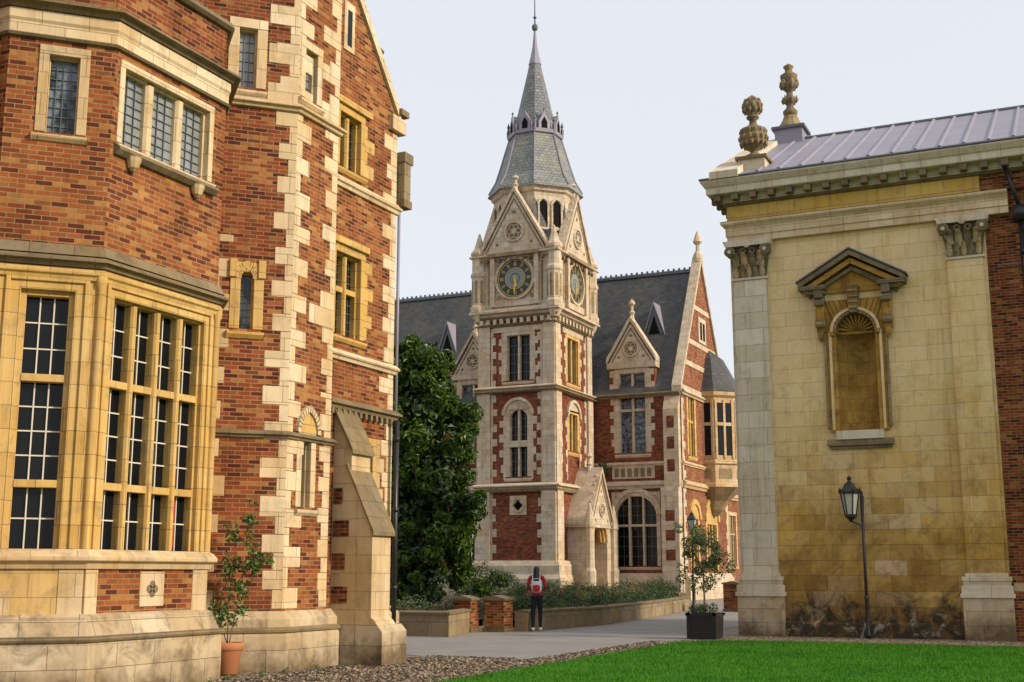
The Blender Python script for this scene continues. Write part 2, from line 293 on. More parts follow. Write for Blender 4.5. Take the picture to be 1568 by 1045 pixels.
# ------------------------------------------------------------ LEFT: brick and stone college range
L='brick_college_building'
FA=Fr(-11.68,12.2,S,S); FB=Fr(-11.68,0,0,1); FC=Fr(-11.65,16.45,S,S); FD=Fr(-11.65,0,0,1); FE=Fr(-11.77,0,0,1); FM=Fr(-12.8,0,0,1)
FZ=Fr(0,11.245,1,0); FR=Fr(-11.68,14.6,-S,S)
bay=[(-17,11.245),(-12.635,11.245),(-11.68,12.2),(-11.68,14.6),(-12.8,15.72)]
tur=[(-12.85,15.25),(-11.65,16.45),(-11.65,17.7),(-11.77,17.7),(-11.77,19.95),(-25,19.95)]
turD=[(-12.85,15.25),(-11.65,16.45),(-11.65,17.7),(-12.2,17.7)]
turE=[(-11.77,17.7),(-11.77,19.95),(-25,19.95)]
for f,a,b in ((FA,-1.35,0),(FB,12.2,14.6),(FR,0,1.58),(FZ,-17,-12.635)):
    holesL=[];holesU=[]
    if f is FB:
        holesL=[win(L,f,12.45,14.36,1.8,5.15,4,(2.62,3.98),s=0,m='stone_yellow',nb=2,dz=.33,mull=.10,rec=.24,bw=.018,inner=.05)]
        holesU=[win(L,f,12.40,14.22,7.27,8.36,3,(),s=.1,m='stone_bleached',nb=3,dz=.13,mull=.16,bm='leading',bw=.008,gm='glass_reflect_tint',rec=.18)]
    if f is FA:
        holesL=[win(L,f,-1.0,-.3,1.8,5.15,1,(2.62,3.98),s=0,m='stone_yellow',nb=3,dz=.33,mull=.10,rec=.24,bw=.018,inner=.09)]
        holesU=[win(L,f,-.84,-.45,7.27,8.36,1,(),s=.13,m='stone_cream',nb=4,dz=.13,bm='leading',bw=.008,gm='glass_blue',rec=.18,inner=.02)]
    if f is FZ:
        holesL=[win(L,f,-15.2,-13.2,1.8,5.15,4,(2.62,3.98),s=0,m='stone_yellow',nb=2,dz=.36,mull=.10,rec=.24,bw=.018)]
        holesU=[win(L,f,-15.2,-13.4,7.27,8.36,3,(),s=.1,nb=3,dz=.13,mull=.16,bm='leading',bw=.008,gm='glass_reflect_tint')]
    wall(L,'bay_window_stonework','stone_yellow',f,a,b,1.55,5.45,holesL)
    wall(L,'walls','brick_orange',f,a,b,5.6,8.65,holesU)
    wall(L,'walls','brick_orange' if f is not FA else 'stone_yellow',f,a,b,.8,1.6,(),.03)
    wall(L,'parapet','brick_red',f,a,b,9.1,9.85,(),-.03)
for x,y in ((-11.68,12.2),(-11.68,14.6),(-12.635,11.245)):
    lathe(L,'angle_shafts','stone_yellow',x,y,[(.07,1.75),(.055,1.8),(.055,5.2),(.08,5.25),(.08,5.4)],10)
for f,us in ((FB,(12.33,14.46)),(FA,(-1.14,-.17))):
    for u in us: box(L,'jamb_mouldings','stone_yellow',f,u-.03,u+.03,1.8,5.3,-.05,.035)
    box(L,'jamb_mouldings','stone_yellow',f,us[0]+.03,us[1]-.03,5.24,5.30,-.05,.035)
sweep(L,'plinth','stone_plinth',bay,[(-.02,0),(.26,0),(.26,.62),(.23,.70),(.13,.92),(.13,.96),(.02,1.0),(-.02,1.0)])
sweep(L,'plinth','stone_dark',bay,[(-.02,.66),(.285,.66),(.30,.69),(.27,.73),(-.02,.73)])
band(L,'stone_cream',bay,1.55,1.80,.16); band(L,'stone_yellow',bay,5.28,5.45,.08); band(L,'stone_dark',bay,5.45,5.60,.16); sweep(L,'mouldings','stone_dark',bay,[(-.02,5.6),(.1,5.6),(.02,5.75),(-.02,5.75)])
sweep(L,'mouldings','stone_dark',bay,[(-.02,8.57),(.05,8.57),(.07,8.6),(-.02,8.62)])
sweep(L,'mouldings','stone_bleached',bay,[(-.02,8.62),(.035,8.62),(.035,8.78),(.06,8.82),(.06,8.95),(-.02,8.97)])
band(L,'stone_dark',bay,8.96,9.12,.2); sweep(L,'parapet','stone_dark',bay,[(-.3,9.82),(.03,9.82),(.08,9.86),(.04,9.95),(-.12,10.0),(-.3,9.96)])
add(L,'bay_roof','lead',[(-17,11.3,9.3),(-12.6,11.3,9.3),(-11.72,12.2,9.3),(-11.72,14.6,9.3),(-12.8,15.6,9.3),(-17,15.6,9.3)],[(0,1,2,3,4,5)])
sweep(L,'window_surrounds','stone_dark',[(-11.68,12.26),(-11.68,14.38)],[(0,7.08),(.05,7.08),(.12,7.14),(.12,7.17),(0,7.26)])
for y in (12.6,13.95): lathe(L,'corbels','stone_cream',-11.62,y,[(.02,6.92),(.07,6.97),(.1,7.06),(.11,7.12)],10)
for a,b in ((12.2,12.42),(14.28,14.6)): box(L,'quoins','stone_cream',FB,a,b,.98,1.55,-.02,.045)
box(L,'quatrefoil_panel','stone_cream',FB,13.2,13.68,1.06,1.52,-.02,.05); 
for dx,dz in ((.06,0),(-.06,0),(0,.06),(0,-.06)): disc(L,'quatrefoil_panel','stone_dark',FB,13.44+dx,1.29+dz,.055,.04,.053,12)
box(L,'quoins','stone_cream',FA,-.3,0,.98,1.55,-.02,.042); box(L,'quoins','stone_cream',FA,-1.35,-.85,.98,1.3,-.02,.042)
box(L,'curtain','curtain',FB,13.98,14.12,1.85,2.55,-.215,-.200); box(L,'curtain','curtain',FB,13.98,14.09,2.68,3.6,-.215,-.200)
wall(L,'walls','brick_red',FM,-8,15.6,0,11.2); wall(L,'walls','brick_red',Fr(0,19.95,-1,0),11.77,25,0,10.2)
wall(L,'walls','brick_red',Fr(-25,0,0,-1),-19.95,8,0,10.4)
band(L,'stone_dark',[(-12.8,-8),(-12.8,15.6)],11.05,11.25,.15)
add(L,'roof','slate_dark',[(-12.6,-8,11.2),(-12.6,14.4,11.2),(-18.5,14.4,16),(-18.5,-8,16)],[(0,1,2,3)]); add(L,'roof','slate_dark',[(-25.2,-8,10.3),(-25.2,14.4,10.3),(-18.5,14.4,16),(-18.5,-8,16)],[(0,1,2,3)])
hC=[win(L,FC,-1.02,-.72,9.45,10.5,1,(),s=.17,nb=3,dz=.16,bm='leading',bw=.008,gm='glass_reflect_tint',m='stone_bleached',inner=.02),
    win(L,FC,-.84,-.62,5.36,6.3,1,(),s=.16,nb=3,dz=.12,bm='leading',bw=.008,gm='glass_blue',m='stone_yellow',inner=.02)]
hD=[win(L,FD,16.62,16.98,9.45,10.35,1,(),s=.15,nb=3,dz=.16,bm='leading',bw=.008,gm='glass_reflect_tint',m='stone_bleached',inner=.02),
    win(L,FD,16.86,17.12,2.55,3.62,1,(),s=.14,nb=2,dz=.12,bm='leading',bw=.008,gm='glass_blue',m='stone_bleached',inner=.02)]
wall(L,'walls','brick_red',FC,-1.7,0,.85,12.8,hC); wall(L,'walls','brick_orange',FD,16.45,17.7,.85,12.8,hD); wall(L,'walls','brick_red',Fr(-11.65,17.7,-1,0),0,.12,.85,12.8)
archring(L,'window_surrounds','stone_bleached',FD,16.99,.25,3.76,.07,-.02,.07,'pointed'); prism(L,'window_surrounds','stone_yellow',FD,[(16.74,3.765)]+archpts(16.99,.25,3.765,'pointed')[1:-1]+[(17.24,3.765)],-.02,.035)
archring(L,'window_surrounds','stone_yellow',FC,-.73,.1,6.2,.1,-.02,.03,'pointed')
for u in (-.50,-.96): box(L,'window_surrounds','stone_yellow',FC,u-.06,u+.06,6.2,6.5,-.02,.06)
quoins(L,'stone_bleached',FC,0,-1,.95,12.6,ph=0,h=.3,L=.36,s=.15); quoins(L,'stone_bleached',FD,16.45,1,.95,12.6,ph=1,h=.3,L=.42,s=.16)
quoins(L,'stone_bleached',FD,17.7,-1,4.5,12.6,ph=0,h=.3,L=.36,s=.16); quoins(L,'stone_cream',FC,-1.33,1,.95,6.9,ph=1,h=.3,L=.32,s=.14)
quoins(L,'stone_bleached',FD,17.7,-1,.95,4.5,ph=0,L=.3,s=.2)
box(L,'quoins','stone_bleached',FD,16.95,17.7,5.62,5.95,-.05,.012)
for z0,z1 in ((9.3,9.6),(10.0,10.3),(10.7,11.0)): box(L,'quoins','stone_bleached',FD,17.15,17.7,z0,z1,-.05,.011); box(L,'quoins','stone_bleached',FC,-.52,-.02,z0-.05,z1,-.05,.012)
sweep(L,'plinth','stone_plinth',tur,[(-.02,0),(.17,0),(.17,.55),(.14,.62),(.14,.8),(.03,.92),(-.02,.92)])
sweep(L,'plinth','stone_dark',turD,[(-.02,.60),(.185,.60),(.19,.64),(.15,.68),(-.02,.68)])
band(L,'stone_dark',turD,3.62,3.74,.09); band(L,'stone_cream',turD,9.12,9.28,.12); band(L,'stone_dark',turD,12.7,12.85,.14)
add(L,'roof','lead',[(-12.85,15.25,12.82),(-11.65,16.45,12.82),(-11.65,17.7,12.82),(-13,17.7,12.82)],[(0,1,2,3)])
hE=[win(L,FE,17.92,18.62,8.68,9.7,2,(),s=.14,m='stone_yellow',nb=3,dz=.16,mull=.11,bm='leading',bw=.008,rec=.22),
    win(L,FE,17.9,18.72,5.62,7.1,2,(6.45,),s=.14,m='stone_yellow',nb=3,dz=.16,mull=.10,bm='leading',bw=.008,rec=.22),
    win(L,FE,19.0,19.26,2.5,3.75,1,(3.1,),s=.14,m='stone_yellow',nb=2,dz=.16,bm='leading',bw=.008)]
wall(L,'walls','brick_orange',FE,17.7,19.95,.85,10.2,hE)
prism(L,'walls','brick_orange',FE,[(16.9,10.2),(19.95,10.2),(17.2,13.4),(16.9,13.05)],-.3,0)
box(L,'window_surrounds','stone_yellow',FE,17.72,18.92,9.84,9.96,-.02,.08); box(L,'window_surrounds','stone_yellow',FE,17.72,18.92,7.24,7.36,-.02,.08)
box(L,'attic_window','stone_bleached',FE,17.95,18.3,10.9,11.85,-.02,.03); box(L,'attic_window','glass',FE,18.05,18.2,11.0,11.7,.0,.033)
quoins(L,'stone_bleached',FE,19.95,-1,.95,9.9,ph=0,h=.3,L=.42,s=.2); quoins(L,'stone_yellow',FE,18.86,1,5.65,7.1,h=.25,L=.3,s=.12,ph=0); quoins(L,'stone_yellow',FE,18.76,1,8.7,9.7,h=.25,L=.3,s=.12,ph=1)
for z in (6.6,7.5): box(L,'quoins','stone_bleached',FE,17.72,17.78,z,z+.2,-.02,.01)
quoins(L,'stone_cream',FE,19.4,1,2.5,3.9,h=.25,L=.3,s=.12)
band(L,'stone_bleached',turE,8.28,8.48,.10); band(L,'stone_bleached',turE,5.16,5.34,.10)
band(L,'stone_dark',turE,4.3,4.48,.14)
for i in range(12): box(L,'mouldings','stone_dark',FE,17.8+i*.18,17.87+i*.18,4.2,4.3,-.02,.08)
strip(L,'gable_coping','stone_bleached',FE,[(19.98,10.2),(17.2,13.44)],[(19.98,10.4),(17.2,13.66)],-.35,.06)
box(L,'kneeler','stone_bleached',FE,19.62,20.12,9.92,10.22,-.35,.1); box(L,'kneeler','stone_dark',FE,19.9,20.2,10.3,10.42,-.35,.12)
for t in (.25,.5,.75): lathe(L,'gable_coping','stone_dark',-11.8,19.98-2.78*t,[(.1,10.35+3.24*t),(.06,10.5+3.24*t),(.09,10.56+3.24*t),(.0,10.66+3.24*t)],8)
wbox(L,'rainwater_hopper','stone_dark',-11.85,-11.6,19.97,20.3,9.35,9.55); wbox(L,'rainwater_hopper','stone_weathered',-11.82,-11.62,20.0,20.24,8.6,9.35); wbox(L,'rainwater_hopper','stone_dark',-11.85,-11.6,19.96,20.27,8.45,8.6)
tube(L,'downpipe','black_iron',(-11.62,19.86,.1),(-11.62,19.86,4.28),.05); tube(L,'downpipe','lead',(-11.74,20.02,4.2),(-11.74,20.02,8.5),.03)
for z in (1.2,2.6,3.9): tube(L,'downpipe','black_iron',(-11.62,19.86,z),(-11.62,19.86,z+.08),.065)
add(L,'roof','slate_dark',[(-11.9,20.1,10.15),(-25.3,20.1,10.15),(-25.3,17.2,13.45),(-11.9,17.2,13.45)],[(0,1,2,3)]); add(L,'roof','slate_dark',[(-13.0,14.3,10.15),(-25.3,14.3,10.15),(-25.3,17.2,13.45),(-13.0,17.2,13.45)],[(0,1,2,3)])
prism(L,'walls','brick_red',Fr(-25,0,0,-1),[(-14.45,10.2),(-19.95,10.2),(-17.2,13.4)],-.3,0)
bf=Fr(-11.77,18.0,1,0)
prism(L,'buttress','stone_cream',bf,[(0,0),(.95,0),(.95,.62),(.88,.72),(.80,.78),(.80,2.2),(.36,3.1),(.36,3.55),(0,4.2)],-.6,0)
for (a,b),(c,d) in (((.86,2.12),(.30,3.28)),((.42,3.5),(0,4.3))):
    prism(L,'buttress_weathering','stone_dark',bf,[(a,b),(a,b+.07),(c,d+.07),(c,d)],-.66,.06)
prism(L,'buttress','stone_plinth',bf,[(0,0),(1.08,0),(1.08,.55),(.98,.66),(0,.66)],-.7,.1)
for z,u1_ in ((1.0,.34),(1.55,.28),(2.1,.34),(2.65,.2)): box(L,'buttress','brick_orange',bf,.02,u1_,z,z+.28,0,.006)
# ------------------------------------------------------------ TOWER and library range
T='clock_tower'
x0,x1,y0,y1=-31.2,-26.6,62.6,68.0; cx,cy=-28.9,65.3
FT=Fr(0,y0,1,0); FS=Fr(x1,0,0,1); FBk=Fr(0,y1,-1,0); FLt=Fr(x0,0,0,-1)
TP=[(x0,y1),(x0,y0),(x1,y0),(x1,y1)]
cc=-28.8
hf=[win(T,FT,cc-.72,cc+.72,12.15,14.75,2,(),s=.24,m='stone_tower',nb=2,dz=.5,mull=.14,bm='leading',bw=.02,rec=.35),
    win(T,FT,cc-.55,cc+.55,6.75,10.5,2,(8.6,),s=.26,m='stone_tower',nb=2,dz=.5,mull=.14,bm='leading',bw=.02,rec=.35,top=False)]
archhead(T,'window_surrounds','stone_tower',FT,cc,.55,9.95,cc-.56,cc+.56,10.52,-.28,-.03); 
prism(T,'window_surrounds','stone_tower',FT,[(cc-.81,10.5)]+archpts(cc,.81,10.4)[1:-1]+[(cc+.81,10.5)],-.02,.03)
archring(T,'window_surrounds','stone_tower',FT,cc,.82,10.2,.16,-.02,.13)
box(T,'window_surrounds','stone_tower',FT,cc-.8,cc+.8,8.4,8.75,-.25,.03)
sc=65.3
hs=[win(T,FS,sc-.8,sc+.8,12.2,14.75,2,(),s=.26,m='stone_yellow',nb=2,dz=.5,mull=.14,bm='leading',bw=.02,rec=.35),
    win(T,FS,sc-.6,sc+.6,8.3,10.4,2,(),s=.28,m='stone_yellow',nb=2,dz=.5,mull=.14,bm='leading',bw=.02,rec=.35)]
archring(T,'window_surrounds','stone_tower',FS,sc,.85,10.2,.18,-.02,.13); prism(T,'window_surrounds','stone_tower',FS,[(sc-.84,10.6)]+archpts(sc,.84,10.3)[1:-1]+[(sc+.84,10.6)],-.02,.03)
for f,a,b,h in ((FT,x0,x1,hf),(FS,y0,y1,hs),(FBk,-x1,-x0,[]),(FLt,-y1,-y0,[])):
    wall(T,'walls','brick_tower',f,a,b,1.9,16,h); 
    wall(T,'clock_stage','stone_tower',f,a-.15,b+.15,16,19.5,(),.15)
    for e,sg in ((a,1),(b,-1)):
        u0_,u1_=sorted((e-sg*.12,e+sg*.72))
        box(T,'corner_buttresses','stone_tower',f,u0_,u1_,1.9,6.1,-.1,.22); box(T,'corner_buttresses','stone_tower',f,u0_+.04,u1_-.04,6.1,11.5,-.1,.16); box(T,'corner_buttresses','stone_tower',f,u0_+.07,u1_-.07,11.5,15.8,-.1,.12)
        if f in (FT,FS):
            quoins(T,'stone_tower',f,e+sg*.7,sg,2.2,15.2,h=.42,L=.34,s=.12,w=.03)
    if h:
        m=(h[0][0]+h[0][1])/2; r=(h[0][1]-h[0][0])/2+.24
        for sg in (-1,1):
            quoins(T,'stone_tower',f,m+sg*r,sg,12.1,14.9,h=.42,L=.25,s=.08,w=.03); quoins(T,'stone_tower',f,m+sg*(r-.15),sg,6.6,10.2,h=.42,L=.3,s=.1,w=.028)
        box(T,'walls','stone_tower',f,m-1.55,m+1.55,14.95,15.3,-.02,.05)
box(T,'quatrefoil_panel','stone_tower',FT,cc-.5,cc+.5,4.65,5.7,-.02,.07)
for dx,dz in ((.13,0),(-.13,0),(0,.13),(0,-.13)): disc(T,'quatrefoil_panel','dark_void',FT,cc+dx,5.17+dz,.13,.0,.08,12)
ring(T,'quatrefoil_panel','stone_tower',FT,cc,5.17,.32,.4,.06,.12,20)
sweep(T,'plinth','stone_tower',TP,[(-.02,0),(.5,0),(.5,1.2),(.38,1.45),(.38,1.9),(.26,2.15),(-.02,2.2)],True)
band(T,'stone_tower',TP,6.05,6.4,.38,True); band(T,'stone_weathered',TP,11.45,11.6,.36,True); band(T,'stone_tower',TP,11.6,11.85,.32,True); band(T,'stone_dark',TP,15.25,15.45,.2,True)
band(T,'stone_tower',TP,15.8,16.35,.5,True); sweep(T,'mouldings','stone_dark',TP,[(0,15.62),(.2,15.62),(.34,15.82),(0,15.82)],True); sweep(T,'mouldings','stone_weathered',TP,[(0,5.9),(.2,5.9),(.3,6.06),(0,6.06)],True)
band(T,'stone_tower',TP,19.2,19.6,.5,True)
for f,a,b in ((FT,x0,x1),(FS,y0,y1)):
    n=11
    for i in range(n):
        u=a+.2+(b-a-.4)*i/(n-1); box(T,'corbel_table','stone_tower',f,u-.1,u+.1,15.4,15.68,-.02,.3)
    n=14
    for i in range(n): 
        u=a-.2+(b-a+.4)*i/(n-1); box(T,'corbel_table','stone_dark',f,u-.07,u+.07,19.02,19.2,.1,.38)
for px,py in ((x0,y0),(x1,y0),(x1,y1),(x0,y1)):
    ox=-.05 if px==x0 else .05; oy=-.05 if py==y0 else .05
    lathe(T,'corner_turrets','stone_tower',px+ox,py+oy,[(.25,15.6),(.52,16.2),(.52,16.5),(.44,16.6),(.44,18.2),(.5,18.3),(.5,18.45),(.42,18.6),(.42,19.5),(.5,19.6),(.5,19.75),(.3,20.0),(.05,20.9)],8,math.pi/8)
    for k in range(8):
        t=k*math.pi/4; f2=Fr(px+ox+.41*math.cos(t),py+oy+.41*math.sin(t),-math.sin(t),math.cos(t)); box(T,'turret_panels','stone_weathered',f2,-.08,.08,16.75,18.05,-.02,.012)
def clock(f,cu,w):
    cz=18.0
    box(T,'clock_surround','stone_tower',f,cu-1.5,cu-1.25,16.4,19.3,w-.1,w+.25); box(T,'clock_surround','stone_tower',f,cu+1.25,cu+1.5,16.4,19.3,w-.1,w+.25)
    box(T,'clock_surround','stone_tower',f,cu-1.25,cu+1.25,16.4,16.75,w-.1,w+.12); box(T,'clock_surround','stone_weathered',f,cu-1.62,cu+1.62,19.3,19.5,w-.1,w+.38)
    for sg in (-1,1): 
        box(T,'clock_surround','stone_weathered',f,*sorted((cu+sg*1.6,cu+sg*1.72)),16.6,18.9,w-.1,w+.02)
        for z_ in (16.95,18.8): ring(T,'clock_surround','stone_weathered',f,cu+sg*1.02,z_,.06,.12,w-.02,w+.05,10)
    ring(T,'clock_surround','stone_tower',f,cu,cz,1.12,1.25,w-.05,w+.16,32)
    disc(T,'clock_dial','clock_blue',f,cu,cz,1.12,w,w+.05,32); ring(T,'clock_dial','gold',f,cu,cz,1.03,1.06,w+.045,w+.07,32); ring(T,'clock_dial','gold',f,cu,cz,.60,.63,w+.045,w+.07,32)
    disc(T,'clock_dial','clock_grey',f,cu,cz,.58,w+.04,w+.065,28); ring(T,'clock_dial','clock_blue',f,cu,cz,.26,.31,w+.06,w+.068,20)
    for i in range(12):
        t=math.pi*i/6; c,s_=math.cos(t),math.sin(t)
        for off in ((-.04,.04) if i%3 else (-.065,0,.065)):
            P=[]
            for r,q in ((.72,off-.013),(.72,off+.013),(.96,off+.013),(.96,off-.013)): P.append((cu+r*s_+q*c,cz+r*c-q*s_))
            prism(T,'clock_dial','gold',f,P,w+.046,w+.072)
    for t,l,b in ((math.radians(182),.9,.05),(math.radians(172),.55,.07)):
        c,s_=math.cos(t),math.sin(t); P=[(cu+r*s_+q*c,cz+r*c-q*s_) for r,q in ((-.15,-b/2),(-.15,b/2),(l*.8,b),(l,0),(l*.8,-b))]
        prism(T,'clock_hands','gold',f,P,w+.075+b*.2,w+.1+b*.2)
def gable(o,f,cu,z0,hw,za,w,th=.45,m='stone_tower',fin=1.0,rose=.55):
    prism(o,'gables',m,f,[(cu-hw,z0),(cu+hw,z0),(cu,za)],w-th,w)
    for sg in (-1,1):
        strip(o,'gable_copings',m,f,[(cu+sg*(hw+.14),z0),(cu,za+.12)],[(cu+sg*(hw+.14),z0+.28),(cu,za+.42)],w-th-.05,w+.1)
        strip(o,'gable_copings','stone_dark',f,[(cu+sg*(hw-.22),z0+.05),(cu,za-.38)],[(cu+sg*(hw-.15),z0+.05),(cu,za-.27)],w-.02,w+.03)
        for k in range(1,6):
            t=k/6; q=f(cu+sg*hw*(1-t),z0+(za-z0)*t+.38,w-.15); lathe(o,'crockets',m,q[0],q[1],[(.04,q[2]-.15),(.1,q[2]-.02),(.09,q[2]+.05),(.0,q[2]+.12)],6)
    if rose:
        zc=z0+(za-z0)*.34; ring(o,'gable_tracery',m,f,cu,zc,rose*.82,rose,w-.02,w+.09,20); disc(o,'gable_tracery','stone_dark',f,cu,zc,rose*.8,w-.01,w+.015,20)
        for i in range(6):
            t=i*math.pi/3; ring(o,'gable_tracery',m,f,cu+rose*.48*math.cos(t),zc+rose*.48*math.sin(t),rose*.2,rose*.28,w,w+.06,8)
        disc(o,'gable_tracery',m,f,cu,zc,rose*.22,w,w+.07,10)
        for sg in (-1,1): disc(o,'gable_tracery','stone_dark',f,cu+sg*hw*.55,z0+(za-z0)*.14,rose*.16,w-.01,w+.02,8)
        disc(o,'gable_tracery','stone_dark',f,cu,z0+(za-z0)*.68,rose*.18,w-.01,w+.02,8)
    if fin:
        q=f(cu,za,w-th/2); lathe(o,'finials',m,q[0],q[1],[(.16,za+.1),(.12,za+.35*fin+.1),(.2,za+.45*fin+.1),(.1,za+.55*fin+.1),(.09,za+.75*fin+.1),(.22,za+.85*fin+.1),(.2,za+1.0*fin),(.05,za+1.15*fin),(0,za+1.2*fin)],8)
for f,cu in ((FT,-28.9),(FS,65.3),(FBk,28.9),(FLt,-65.3)):
    clock(f,cu,.15); gable(T,f,cu,19.55,1.95,23.0,.35,fin=1.0,rose=.62)
R8=2.3/math.cos(math.pi/8)
lathe(T,'lantern','stone_tower',cx,cy,[(R8,19.4),(R8,20.6),(R8+.08,20.65),(R8+.08,20.8),(R8,20.85),(R8,23.2),(R8+.15,23.3),(R8+.15,23.45),(R8+.3,23.6)],8,math.pi/8)
for k in range(4):
    t=math.pi/4+k*math.pi/2; d=(math.cos(t),math.sin(t)); f=Fr(cx+d[0]*2.3,cy+d[1]*2.3,-d[1],d[0])
    for u in (-.42,.42):
        box(T,'lantern_openings','dark_void',f,u-.24,u+.24,21.2,22.4,-.02,.012); prism(T,'lantern_openings','dark_void',f,[(u-.24,22.401)]+archpts(u,.24,22.401,'pointed')[1:-1]+[(u+.24,22.401)],-.02,.012)
        for e in (-.3,.3): box(T,'lantern_openings','stone_tower',f,u+e-.05,u+e+.05,21.1,22.5,-.02,.1)
        archring(T,'lantern_openings','stone_tower',f,u,.28,22.4,.1,-.02,.1,'pointed')
    box(T,'lantern','stone_tower',f,-.9,.9,20.95,21.1,-.02,.14)
    sx_=1 if d[0]>0 else -1; sy_=1 if d[1]>0 else -1; X=cx+sx_*2.45; Y=cy+sy_*2.85
    add(T,'broaches','slate_dark',[(X,Y,19.6),(cx+sx_*.9,Y-sy_*.05,19.6),(X-sx_*.05,cy+sy_*.9,19.6),(cx+d[0]*2.28,cy+d[1]*2.28,21.3),(cx+sx_*.95,cy+sy_*2.3,22.9),(cx+sx_*2.3,cy+sy_*.95,22.9)],[(0,1,3),(0,3,2),(1,4,3),(2,3,5)])
lathe(T,'lower_roof','slate_green',cx,cy,[(R8+.38,23.55),(R8+.30,23.75),(2.36,24.5),(2.08,25.4),(1.82,26.3),(1.55,27.2)],8,math.pi/8)
for k in range(8):
    t=(k+.5)*math.pi/4
    pr_=[(R8+.32,23.78),(2.38,24.52),(2.10,25.42),(1.84,26.32),(1.57,27.2)]
    for (ra,za_),(rb,zb_) in zip(pr_,pr_[1:]): tube(T,'roof_hips','lead',(cx+ra*math.cos(t),cy+ra*math.sin(t),za_),(cx+rb*math.cos(t),cy+rb*math.sin(t),zb_),.05,n=5)
lathe(T,'lucarne_belt','lead',cx,cy,[(1.5,27.15),(1.68,27.2),(1.7,27.4),(1.4,27.5),(1.36,28.1)],8,math.pi/8)
for k in range(8):
    t=k*math.pi/4; d=(math.cos(t),math.sin(t)); f=Fr(cx+d[0]*1.3,cy+d[1]*1.3,-d[1],d[0])
    prism(T,'lucarnes','lead',f,[(-.36,27.35),(.36,27.35),(.36,27.85),(0,28.5),(-.36,27.85)],-.3,.22); prism(T,'lucarnes','dark_void',f,[(-.18,27.45),(.18,27.45),(.18,27.85),(0,28.15),(-.18,27.85)],.1,.235)
    q=f(0,28.5,.15); lathe(T,'lucarnes','lead_dark',q[0],q[1],[(.05,28.4),(.03,28.6),(.08,28.66),(.0,28.8)],6)
    t=(k+.5)*math.pi/4; lathe(T,'lucarnes','lead_dark',cx+1.62*math.cos(t),cy+1.62*math.sin(t),[(.1,27.3),(.12,27.7),(.05,27.9),(.1,28.0),(0,28.3)],6)
lathe(T,'spire','slate_spire',cx,cy,[(1.34,27.9),(1.22,28.3),(1.04,28.9),(.84,29.8),(.64,30.7),(.46,31.5),(.36,32.0)],8,math.pi/8)
lathe(T,'spire','lead',cx,cy,[(.40,32.0),(.38,32.1),(.26,32.6),(.15,33.2),(.09,33.9),(.06,34.3)],8,math.pi/8)
lathe(T,'weather_finial','lead_dark',cx,cy,[(.05,34.2),(.16,34.3),(.2,34.45),(.16,34.6),(.05,34.7),(.045,35.0),(.12,35.1),(.04,35.2),(.03,36.5),(0,36.6)],10)
FP=Fr(-25.3,0,0,1)
for ya,yb in ((64.3,64.95),(67.05,67.7)): wbox(T,'porch','stone_tower',x1-.05,-25.3,ya,yb,0,4.0)
archhead(T,'porch','stone_tower',FP,66,1.05,3.2,64.95,67.05,4.9,-.5,-.001,'pointed'); 
for r,w in ((1.05,.0),(.92,-.15),(.8,-.3)): archring(T,'porch','stone_yellow',FP,66,r,3.2,.12,w-.16,w+.02,'pointed')
gable(T,FP,66,4.0,1.75,7.0,.08,1.4,fin=1.1,rose=.4)
add(T,'porch_roof','slate_dark',[(-25.35,64.1,4.1),(-25.35,66,7.25),(x1,66,7.25),(x1,64.1,4.1),(-25.35,67.9,4.1),(x1,67.9,4.1)],[(0,1,2,3),(4,1,2,5)])
box(T,'door','wood_door',Fr(-26.3,0,0,1),64.95,67.05,0,4.9,-.1,0)
for u in (65.5,66,66.5): box(T,'door','black_iron',Fr(-26.3,0,0,1),u-.01,u+.01,0,3.4,0,.01)
for yy in (64.15,67.85): lathe(T,'porch_pinnacles','stone_tower',-25.2,yy,[(.32,0),(.32,1.6),(.24,1.8),(.24,3.9),(.3,4.0),(.3,4.15),(.05,5.3)],8,math.pi/8)
Wg='library_range'
